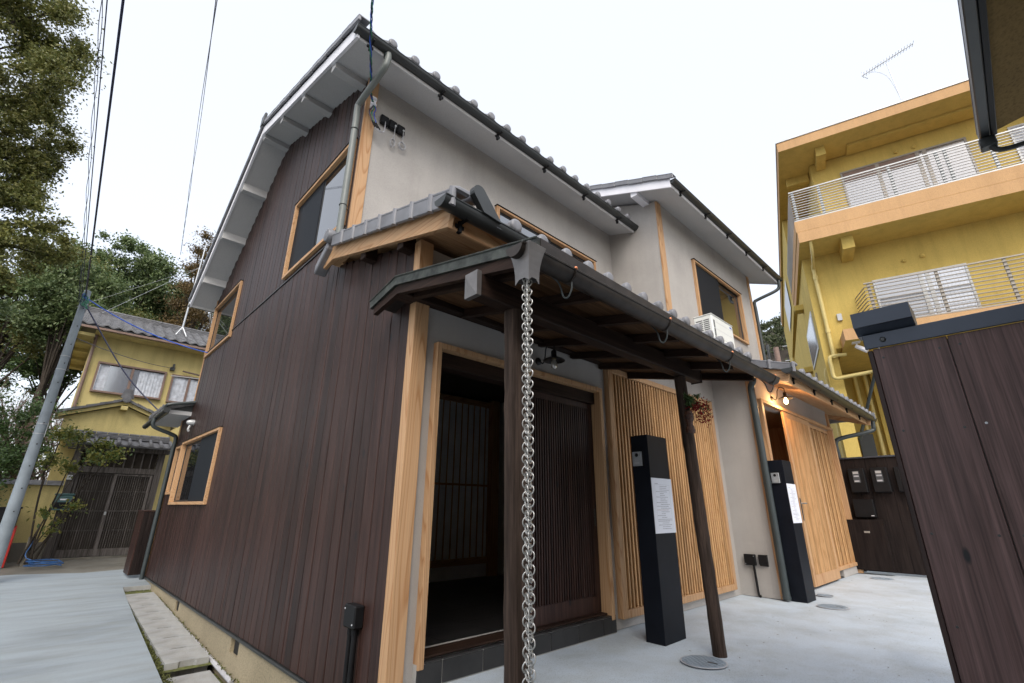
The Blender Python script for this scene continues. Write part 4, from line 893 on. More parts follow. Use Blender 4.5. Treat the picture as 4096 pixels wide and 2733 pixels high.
# ================================================================== yellow apartment building
_c, _s = math.cos(math.radians(105)), math.sin(math.radians(105))
def ax_(u, w_, z): return (13.052-_c*u-_s*w_, 2.592-_s*u+_c*w_, z)
AP = thing('apartment_building', ax_(3, -3, 0), 'yellow three storey apartment block with peach balcony fronts and slatted railings', 'building')
def A_(): return MB(ax_)
def ab(name, m_, par, *a, c=.006, **t): return A_().cbox(*a, c=c).build(name, m_, par, **t)
A_().prism([(0,0),(9,0),(9,-14),(-.6,-14)], 4.70, 7.24, 'z').build('second_floor_wall', M['yel'], AP)
A_().prism([(-.08,-2.6),(9,-2.6),(9,-14),(-.6,-14)], -.5, 4.69, 'z').build('ground_floor_wall', M['yel'], AP)
A_().prism([(.66,0),(9,0),(9,-14),(-.55,-14),(-.12,-2.6),(.60,-2.6)], 7.83, 9.98, 'z').build('third_floor_wall', M['yel'], AP)
A_().prism([(.0,.0),(.28,.0),(.12,-2.7),(-.12,-2.7)], -.5, 4.699, 'z').build('corner_pier', M['yel'], AP)
def slab(name, poly, z0, z1, gz=None):
    n = len(poly); b = A_()
    v = [(p[0],p[1],z0) for p in poly]+[(p[0],p[1],z1) for p in poly]
    b.add(v, [tuple(range(n))], 1); b.add(v, [tuple(range(n, 2*n))[::-1]]+[((i+1) % n, i, i+n, (i+1) % n+n) for i in range(n)], 0)
    return b.build(name, [M['peach'], M['yel']], AP)
slab('balcony_slab', [(-.03,1.007),(9,1.007),(9,-3.99),(-.24,-4.0)], 7.22, 7.512)
slab('balcony_parapet', [(-.045,.998),(9,.998),(9,-3.98),(-.25,-3.99)], 7.522, 7.825)
A_().prism([(.02,.97),(9,.97),(9,-3.9),(-.2,-3.9)], 7.513, 7.521, 'z').build('parapet_joint', M['gut'], AP)
slab('roof_slab', [(-.04,1.02),(9,1.02),(9,-13.9),(-.6,-13.4)], 10.0, 10.27)
A_().prism([(-.06,1.04),(9,1.04),(9,-13.9),(-.62,-13.4)], 10.275, 10.32, 'z').build('roof_flashing', M['galv'], AP)
ab('soffit_step', M['yel'], AP, 1.5, 9, .02, .45, 9.93, 9.999)
slab('lower_balcony_slab', [(.43,.73),(9,.73),(9,-3.3),(.30,-3.3)], 4.66, 4.93)
for (u0,u1,w0,w1,z0,z1) in [(.82,1.06,.001,.80,6.90,7.219),(.79,1.0,.001,.70,9.74,9.999),(.08,.62,-.47,-.34,9.74,9.999)]:
    b = A_(); b.prism([(w0,z0),(w1*.96 if w1 > 0 else w1,z0+.01),(w1,z1),(w0,z1)], u0, u1, 'x'); b.build('bracket_beam', M['yel'], AP)
def railing(name, m_, u0, u1, w_, z0, z1, n, posts, side_u=None, side_w=None, pw=.03, th=.016):
    R_ = ab(name, m_, AP, u0, u1, w_-.02, w_+.012, z1-.035, z1, c=.004)
    dz = (z1-.035-z0-.05)/n
    for i in range(n):
        z = z0+.06+dz*i
        ab('slat', m_, R_, u0, u1, w_-.012, w_+.014, z, z+th, c=.003)
        if side_w is not None:
            s0, s1 = side_u; A_().add([(u0-.008,w_-.02,z),(u0+.012,w_-.02,z),(s1+.012,side_w,z),(s1-.008,side_w,z),(u0-.008,w_-.02,z+th),(u0+.012,w_-.02,z+th),(s1+.012,side_w,z+th),(s1-.008,side_w,z+th)], [(0,3,2,1),(4,5,6,7),(0,1,5,4),(1,2,6,5),(2,3,7,6),(3,0,4,7)]).build('side_slat', m_, R_)
    ab('bottom_rail', m_, R_, u0, u1, w_-.025, w_+.016, z0, z0+.035, c=.004)
    for u in posts: ab('post', m_, R_, u-pw, u+pw, w_-.05, w_-.013, z0, z1-.03, c=.004)
    return R_
railing('railing', M['lgrey'], -.03, 9, .97, 7.83, 8.72, 11, [.05,.62,2.03,2.9,3.05,3.78,5,6.2,7.4], (-.03,-.24), -3.9)
railing('lower_railing', M['tgrey'], 1.03, 9, .66, 4.95, 5.99, 11, [1.12,2.33,3.42,4.6,5.8,7], (1.0,.9), -.0, th=.02)
def awin(name, par, u0, u1, z0, z1, fm, pm, divs, w_=0.0):
    b = A_(); f = .045
    b.cbox(u0,u1,w_+.001,w_+.03,z1-f,z1,.003); b.cbox(u0,u1,w_+.001,w_+.03,z0,z0+f,.003); b.cbox(u0,u0+f,w_+.001,w_+.03,z0+f,z1-f,.003); b.cbox(u1-f,u1,w_+.001,w_+.03,z0+f,z1-f,.003)
    F_ = b.build(name, fm, par); ed = [u0]+divs+[u1]
    for d in divs: ab('mullion', fm, F_, d-.04, d+.04, w_+.002, w_+.026, z0+f, z1-f, c=.003)
    for i in range(len(ed)-1): A_().box(ed[i]+.03, ed[i+1]-.03, w_+.004, w_+.012, z0+f, z1-f).build('pane', pm[i % len(pm)], F_)
    return F_
W3 = awin('balcony_window', AP, 1.27, 3.79, 7.85, 9.48, M['tgrey'], [M['pane2'], M['pane2'], M['pane2'], M['pane2']], [2.05, 2.86, 3.0])
ab('blind_box', M['brownf'], W3, 1.32, 2.82, .013, .024, 9.12, 9.43)
awin('balcony_door', AP, 4.5, 6.2, 7.85, 9.4, M['lgrey'], [M['curt'], M['pane2']], [5.3])
W2 = awin('balcony_window', AP, 1.31, 3.03, 4.95, 6.27, M['lgrey'], [M['pane2'], M['pane'], M['pane']], [2.2, 2.33])
for i in range(9): ab('glazing_bar', M['lgrey'], W2, 2.42+i*.066, 2.423+i*.066, .013, .016, 5.0, 6.22, c=.0005)
for i in range(9): ab('glazing_bar', M['lgrey'], W2, 1.36, 2.98, .017, .019, 5.1+i*.13, 5.105+i*.13, c=.0005)
# side face (receding) windows, vents
def sd_(w_): return .043*w_
b = A_(); b.add([(sd_(-.5)-.02,-.5,4.9),(sd_(-2.7)-.02,-2.7,4.9),(sd_(-2.7)-.02,-2.7,5.95),(sd_(-.5)-.02,-.5,5.95),(.03,-.5,4.9),(-.08,-2.7,4.9),(-.08,-2.7,5.95),(.03,-.5,5.95)], [(0,3,2,1),(0,4,7,3),(1,2,6,5),(0,1,5,4),(3,7,6,2)]); SWN = b.build('side_window', M['lgrey'], AP)
b = A_(); b.quad((sd_(-.6)-.024,-.6,4.98),(sd_(-2.6)-.024,-2.6,4.98),(sd_(-2.6)-.024,-2.6,5.87),(sd_(-.6)-.024,-.6,5.87)); b.build('pane', M['pane2'], SWN)
b = A_(); b.add([(sd_(-6)-.02,-6,8.2),(sd_(-9)-.02,-9,8.2),(sd_(-9)-.02,-9,9.4),(sd_(-6)-.02,-6,9.4)], [(0,1,2,3)]); b.build('side_window', M['lgrey'], AP)
for (w_, z, n_) in [(-3.4,5.0,'vent_hood'),(-2.2,6.6,'vent_cap'),(-7,4.4,'vent_hood')]: ab(n_, M['yel'], AP, sd_(w_)-.22, sd_(w_)+.05, w_-.2, w_+.15, z, z+.16)
ab('conduit_trim', M['tgrey'], AP, sd_(-2.3)-.04, sd_(-2.3)+.03, -2.5, -2.2, 3.2, 4.7)
for w_ in (-9.5,): A_().tube([(sd_(w_)-.09, w_, 0), (sd_(w_)-.09, w_, 7.2)], .06, 10).build('drain_pipe', M['ypipe'], AP, smooth=True)
# pipes on the front
A_().tube(arc([(.20,.95,7.22),(.20,.75,6.98),(.20,.45,6.92)],4)+[Vector((.20,.12,6.86))], .035, 8).build('drain_pipe', M['ypipe'], AP, smooth=True)
A_().tube(arc([(.20,.14,6.95),(.20,.10,6.88),(.20,.08,6.7)],4)+[Vector((.20,.08,4.45))], .045, 10).build('drain_pipe', M['ypipe'], AP, smooth=True)
for z in (6.55, 5.1): A_().tube([(.20,.08,z),(.20,.08,z+.10)], .056, 10).build('pipe_collar', M['ypipe'], AP)
A_().tube(arc([(.45,.10,4.50),(.16,.10,4.50),(.10,.12,4.42),(.10,.14,4.2),(.10,.15,4.0),(.16,.18,3.93),(.4,.2,3.95),(1.6,.3,4.05)],5), .042, 10).build('drain_pipe', M['ypipe'], AP, smooth=True)
A_().tube(arc([(.10,-.2,4.3),(.02,-.2,4.28),(-.02,-.2,4.15),(-.02,-.2,3.9)],4)+[Vector((-.02,-.2,0))], .042, 10).build('drain_pipe', M['ypipe'], AP, smooth=True)
for u in (.75, .98, .35): A_().tube([(u,-2.45,4.6),(u,-2.45,-.2)], .05, 10).build('drain_pipe', M['ypipe'], AP, smooth=True)
for u in (1.1, 1.5): ab('pilaster', M['yel'], AP, u, u+.16, -2.595, -2.4, -.2, 4.6)
A_().cbox(.50, .82, -2.3, -2.2, -.2, 2.9, .01).build('dark_duct', M['gut'], AP); A_().cbox(1.75, 1.9, -2.3, -2.2, -.2, 2.9, .01).build('dark_duct', M['gut'], AP)
A_().tube([(1.02,.55,4.35),(.35,-.4,2.55)], .035, 8).build('steel_brace', M['dpipe'], AP, smooth=True)
A_().tube(arc([(1.02,.55,4.38),(1.0,.56,4.5),(1.02,.5,4.62),(1.1,.4,4.655)],4), .018, 6).build('flex_conduit', M['galv'], AP, smooth=True)
for (u, z) in [(2.0,6.62),(2.35,6.65),(2.5,9.62),(2.85,9.62)]: A_().lathe([(.045,0),(.05,.03),(.02,.06)], (u, .0, z), 10, 'y').build('vent_stub', M['yel'], AP, smooth=True)
ab('small_box', M['lgrey'], AP, .45, .55, .001, .06, 5.38, 5.56)
FLt = thing('flood_light', ax_(.62,.4,4.4), 'white spotlight under the lower yellow balcony', 'light')
ab('base', M['white'], FLt, .56, .72, .40, .56, 4.635, 4.659); A_().tube([(.64,.48,4.63),(.66,.50,4.56)], .015, 8).build('stem', M['white'], FLt); A_().tube([(.62,.50,4.56),(.80,.56,4.40)], [.045,.055], 12).build('lamp_head', M['white'], FLt, smooth=True)
AN = thing('roof_antenna', ax_(3.5,-2,10.3), 'thin television aerial on the yellow building roof', 'antenna')
A_().tube([(3.58,-2,10.3),(3.46,-2,14.15)], .012, 6).build('mast', M['galv'], AN)
b = A_(); b.tube([(2.81,-2,14.02),(4.19,-2,14.52)], .014, 6)
b.build('boom', M['galv'], AN)
for i in range(18):
    t = i/17; u = 2.86+1.33*t; z = 14.04+.482*t; A_().tube([(u,-2.12,z+.0),(u,-1.88,z)], .006, 5).tube([(u+.02,-2,z-.055),(u-.02,-2,z+.055)], .006, 5).build('element', M['galv'], AN)
for s_ in (-1, 1): A_().tube([(2.81,-2,14.02),(2.85+.08*(s_ < 0),-2,14.02+s_*.17)], .012, 6).build('reflector', M['galv'], AN)
A_().tube(arc([(3.0,-2,14.05),(3.2,-2,13.95),(3.4,-2,13.6),(3.5,-2,12.8),(3.58,-2,12.4)],4), .006, 5).build('coax', M['grey'], AN)

# ================================================================== old yellow house behind the gate
Y = thing('yellow_house', (1.4, 17.5, 0), 'old two storey yellow house with grey tiled roof beyond the wooden gate', 'house')
b = MB(); wx = [(.30,1.89,3.93,4.79),(2.03,2.95,3.9,4.76)]
b.box(.05,.30,17,17.15,0,5.75); b.box(.30,1.89,17,17.15,0,3.93); b.box(.30,1.89,17,17.15,4.79,5.75); b.box(1.89,2.03,17,17.15,0,5.75); b.box(2.03,2.95,17,17.15,0,3.9); b.box(2.03,2.95,17,17.15,4.76,5.75); b.box(2.95,6,17,17.15,0,5.75); b.box(.05,.2,17.15,22,0,5.75)
b.build('wall', M['yel2'], Y)
for (x0,x1,z0,z1) in wx:
    b = MB(); f = .05
    b.cbox(x0,x1,16.94,17.05,z1-f,z1); b.cbox(x0,x1,16.90,17.05,z0,z0+f); b.cbox(x0,x0+f,16.94,17.05,z0+f,z1-f); b.cbox(x1-f,x1,16.94,17.05,z0+f,z1-f); b.cbox((x0+x1)/2-.03,(x0+x1)/2+.03,16.97,17.05,z0+f,z1-f)
    F_ = b.build('window', M['brownf'], Y); xm = (x0+x1)/2
    MB().box(x0+f,xm,17.03,17.04,z0+f,z1-f).build('pane', M['pane2'] if x0 < 1 else M['pane'], F_); MB().box(xm,x1-f,17.03,17.04,z0+f,z1-f).build('pane', M['pane2'], F_)
    b = MB(); n = 26; v = []
    for z in (z0+f+.02, z1-f-.02):
        for i in range(n+1): v.append(((xm+.16 if x0 < 1 else x0+f)+((x1-f-xm-.16) if x0 < 1 else (x1-x0-2*f))*i/n, 17.012+.008*math.sin(i*1.9)+.004*math.sin(i*.7), z))
    b.add(v, [(i, i+1, n+2+i, n+1+i) for i in range(n)]); b.build('curtain', M['curt'], F_, smooth=True)
    if x0 < 1: MB().box(x0+f+.02, x0+f+.22, 17.014, 17.02, z0+f, z1-f).build('curtain', M['curt'], F_)
b = MB(); b.prism([(16.45,5.56),(18.55,6.50),(18.55,6.58),(16.45,5.64)], -.30, 6.2, 'x'); b.prism([(18.55,6.5),(21.5,5.5),(21.5,5.58),(18.55,6.58)], -.30, 6.2, 'x'); RF = b.build('roof', M['gut'], Y)
b = MB(); n = 12; L = .262; v = []
for yy, dz in ((0,-.03),(0,.016),(.27,.27*.448-.008)):
    for k in range(n+1):
        t = k/n; v.append((L*t, yy, dz+.032*math.cos(2*math.pi*(t-.12))*(1 if math.cos(2*math.pi*(t-.12)) > 0 else .6)))
b.add(v, [(k, k+1, n+2+k, n+1+k) for k in range(n)]+[(n+1+k, n+2+k, 2*n+3+k, 2*n+2+k) for k in range(n)])
tm_ = b.mesh('roof_tile', M['otile'], True, (0,0,0))[0]
for i in range(13):
    for j in range(9): place('roof_tile', tm_, (-.31+L*i, 16.40+.235*j, 5.665+.235*.448*j), RF)
for k, z in enumerate((6.56, 6.61, 6.66)): MB().cbox(-.33, 3.6, 18.47+.015*k, 18.63-.015*k, z, z+.045, .008).build('ridge_course', M['otile'], RF)
for i in range(12): MB().tube([(-.32+.32*i,18.55,6.73),(-.32+.32*i+.31,18.55,6.73)], .05, 8).build('ridge_tile', M['otile'], RF, smooth=True)
MB().cbox(-.36,-.30,18.40,18.70,6.50,6.92,.03).build('ridge_end_tile', M['otile'], RF)
b = MB(); b.box(-.30,.049,16.6,21.4,5.36,5.44); 
for yy in (17.2,18.2,19.4,20.6): b.box(-.29,.049,yy,yy+.25,5.26,5.36)
b.build('side_soffit', M['yel2'], Y); bx('verge_trim', M['gut'], Y, -.325, -.301, 16.5, 21.5, 5.28, 5.60)
bx('front_gutter', M['brownf'], Y, -.28, 6.0, 16.37, 16.44, 5.52, 5.58); bx('eave_soffit', M['yel2'], Y, .05, 6.0, 16.46, 17.0, 5.50, 5.54)
MB().tube([(.10,16.94,5.5),(.10,16.94,2.9)], .035, 8).build('downpipe', M['brownf'], Y, smooth=True)
MB().tube([(2.25,16.9,4.88),(2.9,16.85,4.80)], .025, 6).build('wooden_pole', M['twig'], Y); MB().tube([(1.95,16.6,4.62),(3.1,16.6,4.68)], .014, 6).build('laundry_pole', M['lgrey'], Y)
b = MB(); b.cbox(1.93,2.05,16.90,16.99,4.86,4.95); b.cbox(1.98,2.03,16.88,16.98,4.95,5.05); b.build('meter_bracket', M['gut'], Y)
# entrance gable
GB = MB().prism([(-.02,2.55),(2.15,2.55),(2.15,3.02),(1.04,3.46),(-.02,3.05)], 15.75, 16.9, 'y').build('entrance_gable', M['yel2'], Y)
def slope(x0,z0,x1,z1,t,y0,y1,m_,nm): return MB().prism([(x0,z0),(x1,z1),(x1,z1+t),(x0,z0+t)], y0, y1, 'y').build(nm, m_, GB)
slope(-.14,3.02,1.04,3.47,.09,15.62,15.70,M['yel2'],'barge_board'); slope(1.04,3.47,2.25,2.99,.09,15.62,15.70,M['yel2'],'barge_board')
bx('purlin_end', M['yel2'], GB, .97, 1.11, 15.5, 15.76, 3.32, 3.42)
for (x0,z0,x1,z1) in ((-.2,3.09,1.04,3.565),(1.04,3.565,2.3,3.06)):
    for k in range(5):
        t0, t1 = k/5, (k+1)/5; a0_, c0_ = x0+(x1-x0)*t0, z0+(z1-z0)*t0; a1_, c1_ = x0+(x1-x0)*t1, z0+(z1-z0)*t1
        MB().prism([(a0_,c0_),(a1_,c1_),(a1_,c1_+.055),(a0_,c0_+.075)], 15.56, 17.0, 'y').build('verge_tile', M['otile'], GB)
b = MB(); b.lathe([(.05,-.02),(.095,-.012),(.095,.03)], (1.04,15.50,3.60), 18, 'y'); b.prism([(.90,3.63),(1.18,3.63),(1.13,3.84),(1.09,3.87),(.99,3.87),(.95,3.84)], 15.53, 15.58, 'y'); b.prism([(.97,3.67),(1.11,3.67),(1.08,3.81),(1.0,3.81)], 15.515, 15.53, 'y'); b.build('ridge_ornament', M['otile'], GB, smooth=True)
# ------------------------------------------------------------------ gate and garden wall
GA = thing('wooden_gate', (1.2, 14.3, -.05), 'old wooden lattice gate with its own small tiled roof at the lane end', 'gate')
bx('post', M['olddark'], GA, .33, .46, 14.25, 14.40, -.06, 2.25); bx('post', M['olddark'], GA, 1.85, 1.98, 14.25, 14.40, -.06, 2.25)
bx('lintel', M['olddark'], GA, .46, 1.85, 14.25, 14.38, 1.69, 1.82); bx('sill', M['oldconc'], GA, .33, 1.98, 14.2, 14.42, -.12, -.045); bx('roof_plate', M['olddark'], GA, .2, 2.05, 14.22, 14.40, 2.18, 2.28)
for i in range(8): bx('transom_bar', M['olddark'], GA, .56+i*.165, .59+i*.165, 14.28, 14.32, 1.82, 2.18)
MB().box(.46,1.85,14.40,14.42,-.05,2.2).build('dark_backing', M['ceil'], GA)
for s_, (x0, x1, y_) in enumerate(((.465,1.165,14.30),(1.12,1.84,14.27))):
    b = MB(); b.cbox(x0,x0+.06,y_,y_+.03,-.04,1.685); b.cbox(x1-.06,x1,y_,y_+.03,-.04,1.685); b.cbox(x0+.06,x1-.06,y_,y_+.03,-.04,.11); b.cbox(x0+.06,x1-.06,y_,y_+.03,1.645,1.685); D_ = b.build('gate_leaf', M['olddark'], GA)
    for i in range(14): xx = x0+.09+i*(x1-x0-.18)/13; MB().cbox(xx-.008,xx+.008,y_-.002,y_+.014,.111,1.644,.002).build('slat', M['olddark'], D_)
    for z in (.485,.885,1.30): bx('rail', M['olddark'], D_, x0+.06, x1-.06, y_+.015, y_+.028, z-.014, z+.014)
bx('lock', M['lgrey'], GA, 1.125, 1.16, 14.258, 14.269, .80, .87)
RG = MB().prism([(13.95,2.30),(14.35,2.46),(14.75,2.30),(14.75,2.26),(14.35,2.42),(13.95,2.26)], .15, 2.06, 'x').build('gate_roof', M['otile'], GA)
for i in range(10): MB().lathe([(.02,-.02),(.042,-.014),(.042,.02)], (.22+.2*i,13.93,2.335), 10, 'y').tube([(.22+.2*i,13.95,2.33),(.22+.2*i,14.33,2.48)], .035, 8).prism([(.255+.2*i,2.285),(.385+.2*i,2.285),(.385+.2*i,2.32),(.32+.2*i,2.30),(.255+.2*i,2.32)], 13.92, 13.96, 'y').build('eave_tile', M['otile'], RG, smooth=True)
for k in range(3): bx('ridge_course', M['otile'], RG, .2, 2.0, 14.28+.01*k, 14.42-.01*k, 2.455+.032*k, 2.484+.032*k, c=.006)
for i in range(9): MB().tube([(.2+.2*i,14.35,2.57),(.2+.2*i+.19,14.35,2.57)], .034, 8).build('ridge_tile', M['otile'], RG, smooth=True)
GW = MB().box(-3.0,.32,14.3,14.45,.28,1.40).build('garden_wall', M['yel2'], label='yellow plastered garden wall left of the gate with tiled coping', cat='wall')
bx('wall_base', M['oldconc'], GW, -3.0, .325, 14.27, 14.48, -.15, .279); 
for i in range(12): MB().prism([(14.2,1.40),(14.375,1.50),(14.55,1.40)], -2.98+.275*i, -2.98+.275*i+.27, 'x').build('coping_tile', M['otile'], GW)
MBX = thing('letter_box', (.38, 14.2, .88), 'teal letter box hanging on the gate post', 'mailbox'); bx('body', M['mailbox'], MBX, .24, .53, 14.08, 14.24, .90, 1.20, c=.012); bx('lid', M['mailbox'], MBX, .225, .545, 14.07, 14.245, 1.201, 1.235, c=.008); bx('name_plate', M['white'], MBX, .33, .45, 14.076, 14.0795, 1.10, 1.13, c=.001); bx('slot_shadow', M['blackm'], MBX, .26, .51, 14.076, 14.0795, .93, 1.06, c=.001)
bx('doorbell', M['lgrey'], None, .33, .42, 14.22, 14.249, 1.52, 1.62, c=.008, label='small white doorbell box on the left gate post', cat='doorbell')
# hose, tap, red bin
def hz(x, y): return lz(y)-.02+.004
HS = thing('garden_hose', (.35, 13.2, hz(0,13.2)), 'blue garden hose coiled on the ground before the gate', 'hose'); q = random.Random(4); P_ = [Vector((.10,13.45,.42)), Vector((.11,13.40,.30)), Vector((.10,13.35,.05))]
for i in range(34):
    a = i*.52; P_.append(Vector((.36+.24*math.cos(a)+q.uniform(-.04,.04), 13.05+.20*math.sin(a)+q.uniform(-.03,.03), lz(13.05)+.03+.003*i+.01*math.sin(a))))
MB().tube(arc(P_, 4), .010, 6).build('hose', M['hose'], HS, smooth=True)
TP_ = thing('garden_tap', (.10, 13.5, lz(13.5)), 'small stone standpipe with tap beside the blue hose', 'tap'); bx('pillar', M['oldconc'], TP_, .04, .15, 13.46, 13.58, -.12, .42); MB().tube(arc([(.10,13.46,.40),(.10,13.42,.42),(.10,13.40,.38)],4), .012, 8).build('spout', M['galv'], TP_)
RB = thing('red_cabinet', (-.6, 13.6, -.08), 'red box with a black lid at the left edge of the lane', 'box'); bx('body', M['red'], RB, -1.0, -.17, 13.45, 13.9, -.10, .62); bx('lid', M['blackm'], RB, -1.0, -.20, 13.40, 13.9, .60, .93); bx('lid_rim', M['blackm'], RB, -1.02, -.18, 13.38, 13.92, .931, .965)
CB = thing('corner_box', (1.52, 11.3, -.15), 'dark plank box standing at the rear corner of the house', 'box')
for i in range(3): MB().cbox(1.43+.065*i, 1.493+.065*i, 11.0, 11.02, -.13, .90, .002).build('front_plank', M['fence_far'], CB)
for i in range(4): MB().cbox(1.41, 1.428, 11.0+.15*i, 11.148+.15*i, -.13, .90, .002).build('side_plank', M['board'], CB)
bx('lid', M['board'], CB, 1.40, 1.64, 10.99, 11.61, .901, .925)

# ================================================================== drain slabs, moss
SL = [9.66-.4615*i for i in range(9)]
for i in range(11):
    y1 = SL[i] if i < 9 else 5.80-.47*(i-9); y0 = (SL[i+1] if i < 8 else (5.80 if i == 8 else 5.80-.47*(i-8)))
    if i == 8: continue
    lo = 0 if i < 8 else -.085; x0 = 1.255-.004*(9.6-y1)*2.2; x1 = x0+.365
    if i >= 8: y1 = 5.86-.47*(i-9); y0 = y1-.465
    b = MB(lambda x, y, z: (x, y, z+.041*(y-y0))); zt = lz(y0)-.012+lo
    yn = (x0+x1)/2
    b.prism([(x0,y0+.003),(yn-.075,y0+.003),(yn-.06,y0+.022),(yn+.06,y0+.022),(yn+.075,y0+.003),(x1,y0+.003),(x1,y1-.003),(x0,y1-.003)], zt-.16, zt, 'z')
    b.build('drain_slab', M['slab'], label=['concrete drain slab furthest away, next to the step','second concrete drain slab from the far step','third concrete drain slab from the far step','fourth concrete drain slab from the far step','fifth drain slab from the far step, with a rust stain','sixth concrete drain slab from the far step','seventh concrete drain slab from the far step','last drain slab of the upper row, before the drop','','first drain slab of the lower row','second drain slab of the lower row at the frame edge'][i], cat='drain cover', group='drain slabs along the side wall')
MB().quad((1.0,2.5,lz(2.5)-.148),(1.655,2.5,lz(2.5)-.148),(1.655,5.9,lz(5.9)-.148),(1.0,5.9,lz(5.9)-.148)).quad((1.05,5.9,lz(5.9)-.065),(1.655,5.9,lz(5.9)-.065),(1.655,10.2,lz(10.2)-.065),(1.15,10.2,lz(10.2)-.065)).build('drain_gravel', M['moss'], kind='structure')
MB().prism([(1.30,10.17),(1.66,10.17),(1.66,10.215),(1.30,10.215)], lz(10.2)-.16, lz(10.2)+.005, 'z').build('kerb_step', M['slab'], kind='structure')
MB().tube([(1.628,9.6,lz(9.6)-.05),(1.628,5.3,lz(5.3)-.06)], .022, 8).build('drain_pipe', M['grey'], smooth=True, label='thin grey pipe lying along the foundation', cat='pipe')
b = MB(); q = random.Random(12)
for i in range(2600):
    y = q.uniform(4.5, 9.3); x = 1.16+.03*(y-5.5)/2+q.gauss(.03,.018); s_ = q.uniform(.006,.016); z = lz(y)-.065+q.uniform(0,.035)
    if q.random() < .12: x = 1.63+q.gauss(0,.01); z = lz(y)-.03
    d = Vector((q.uniform(-1,1), q.uniform(-1,1), q.uniform(.2,1))).normalized()*s_; e = d.cross(Vector((q.uniform(-1,1),q.uniform(-1,1),q.uniform(-1,1)))).normalized()*s_
    p = Vector((x,y,z)); b.add([p, p+e, p+d+e*.5, p+d-e*.5], [(0,1,2,3)])
for i in range(120):
    p = Vector((q.uniform(1.3,1.64), 10.13+q.gauss(0,.015), lz(10.1)-.06)); d = Vector((q.uniform(-1,1),q.uniform(-1,1),1))*.015; e = Vector((q.uniform(-1,1),q.uniform(-1,1),0))*.015; b.add([p, p+e, p+d], [(0,1,2)])
b.build('moss_strip', M['moss'], kind='stuff', label='green moss growing in the gap beside the drain slabs', cat='moss')

# ================================================================== utility pole and wires
UP = thing('utility_pole', (-.262, 11.5, lz(11.5)), 'slender grey concrete utility pole at the left of the lane', 'pole')
MB().lathe([(.095,lz(11.5)-.1),(.072,2.2),(.056,4.80),(.052,4.87),(.02,4.885)], (-.262,11.5,0), 20).build('shaft', M['cpole'], UP, smooth=True)
for z in (2.15,2.32,3.55,3.30,4.7): r_ = .095-(.095-.056)*(z+.2)/5+.003; MB().lathe([(r_,0),(r_,.012)], (-.262,11.5,z), 16).build('band', M['galv'], UP)
for z in np.arange(.9, 4.7, .36): MB().dome((-.262+.02,11.5-.085+.006*z,z), .011).build('step_hole', M['gut'], UP)
bx('sign_plate', M['lgrey'], UP, -.19, -.18, 11.42, 11.50, 2.10, 2.35)
def wire(name, pts, r, m_, label, sag=0):
    P_ = arc(pts, 12) if len(pts) > 2 else [Vector(pts[0]).lerp(Vector(pts[1]), t)-Vector((0,0,sag*4*t*(1-t))) for t in np.linspace(0,1,24)]
    MB().tube(P_, r, 6).build(name, M[m_], smooth=True, label=label, cat='wire', group='overhead wires')
top = (-.262,11.45,4.72)
def twist(name, a, c, r, m_, label, k=.03):
    b = MB()
    for s_ in (0, math.pi): b.tube([Vector(a).lerp(Vector(c), t)+Vector((k*math.cos(t*60+s_),0,k*math.sin(t*60+s_))) for t in np.linspace(0,1,140)], [max(r, .0016*abs(Vector(a).lerp(Vector(c), t).y)*.28) for t in np.linspace(0,1,140)], 5)
    b.build(name, M[m_], label=label, cat='wire', group='overhead wires')
wire('overhead_wire', [top, (-1.171,-8,7.67)], .013, 'navy', 'thick black overhead wire running up from the pole')
wire('overhead_wire', [(-.30,11.45,4.62), (-1.05,-1.45,6.71)], .006, 'navy', 'thin wire left of the thick black one')
twist('overhead_wire', (-.33,11.45,4.60), (-1.07,-1.45,6.6), .0035, 'navy', 'twisted thin wire pair furthest left at the pole', .012)
twist('overhead_wire', (12.5,148,67.5), (-.219,.4,3.77), .004, 'navy', 'pale twisted wire pair crossing the white sky alone', .016)
wire('overhead_wire', [top, (1.64,10.0,3.72)], .010, 'blue', 'blue service wire from the pole to the side of the house', .12)
wire('overhead_wire', [(-.25,11.5,4.62), (.6,11.3,3.4), (1.26,10.9,2.66)], .012, 'navy', 'dark wire sloping from the pole to the lean-to gutter')
wire('overhead_wire', [(-.28,11.5,3.95), (1.98,16.9,4.92)], .007, 'navy', 'thin wire from mid pole to the yellow house bracket', .08)
T = thing('wire_cluster', top, 'tangle of blue and black leads at the pole top', 'wires'); q = random.Random(8)
for i in range(7):
    a = [Vector(top)+Vector((q.uniform(-.05,.08),-.06,q.uniform(-.25,.1))) for _ in range(4)]; MB().tube(arc(a,4), .008, 5).build('lead', M[q.choice(['navy','blue','green'])], T)
MA = thing('antenna_mast', (1.95, 17.0, 5.7), 'thin steel aerial mast on the roof of the yellow house', 'antenna')
mx0 = Vector((2.05,17.6,6.35)); MB().tube([mx0, mx0+Vector((.06,0,3.3))], [.026,.018], 8).build('mast', M['galv'], MA)
for d in ((-.16,-.1,-.25),(.14,-.15,-.22),(0,.2,-.2)): MB().tube([mx0+Vector((0,0,.12)), mx0+Vector(d)], .018, 6).build('leg', M['galv'], MA)
for d in ((-2.6,1.0,.1),(-2.0,-1.2,-.6),(1.2,.5,-.8),(.9,-1.0,-.9)): MB().tube([mx0+Vector((.05,0,2.3)), Vector((2.05,17.6,6.6))+Vector(d)], .004, 4).build('guy_wire', M['galv'], MA)
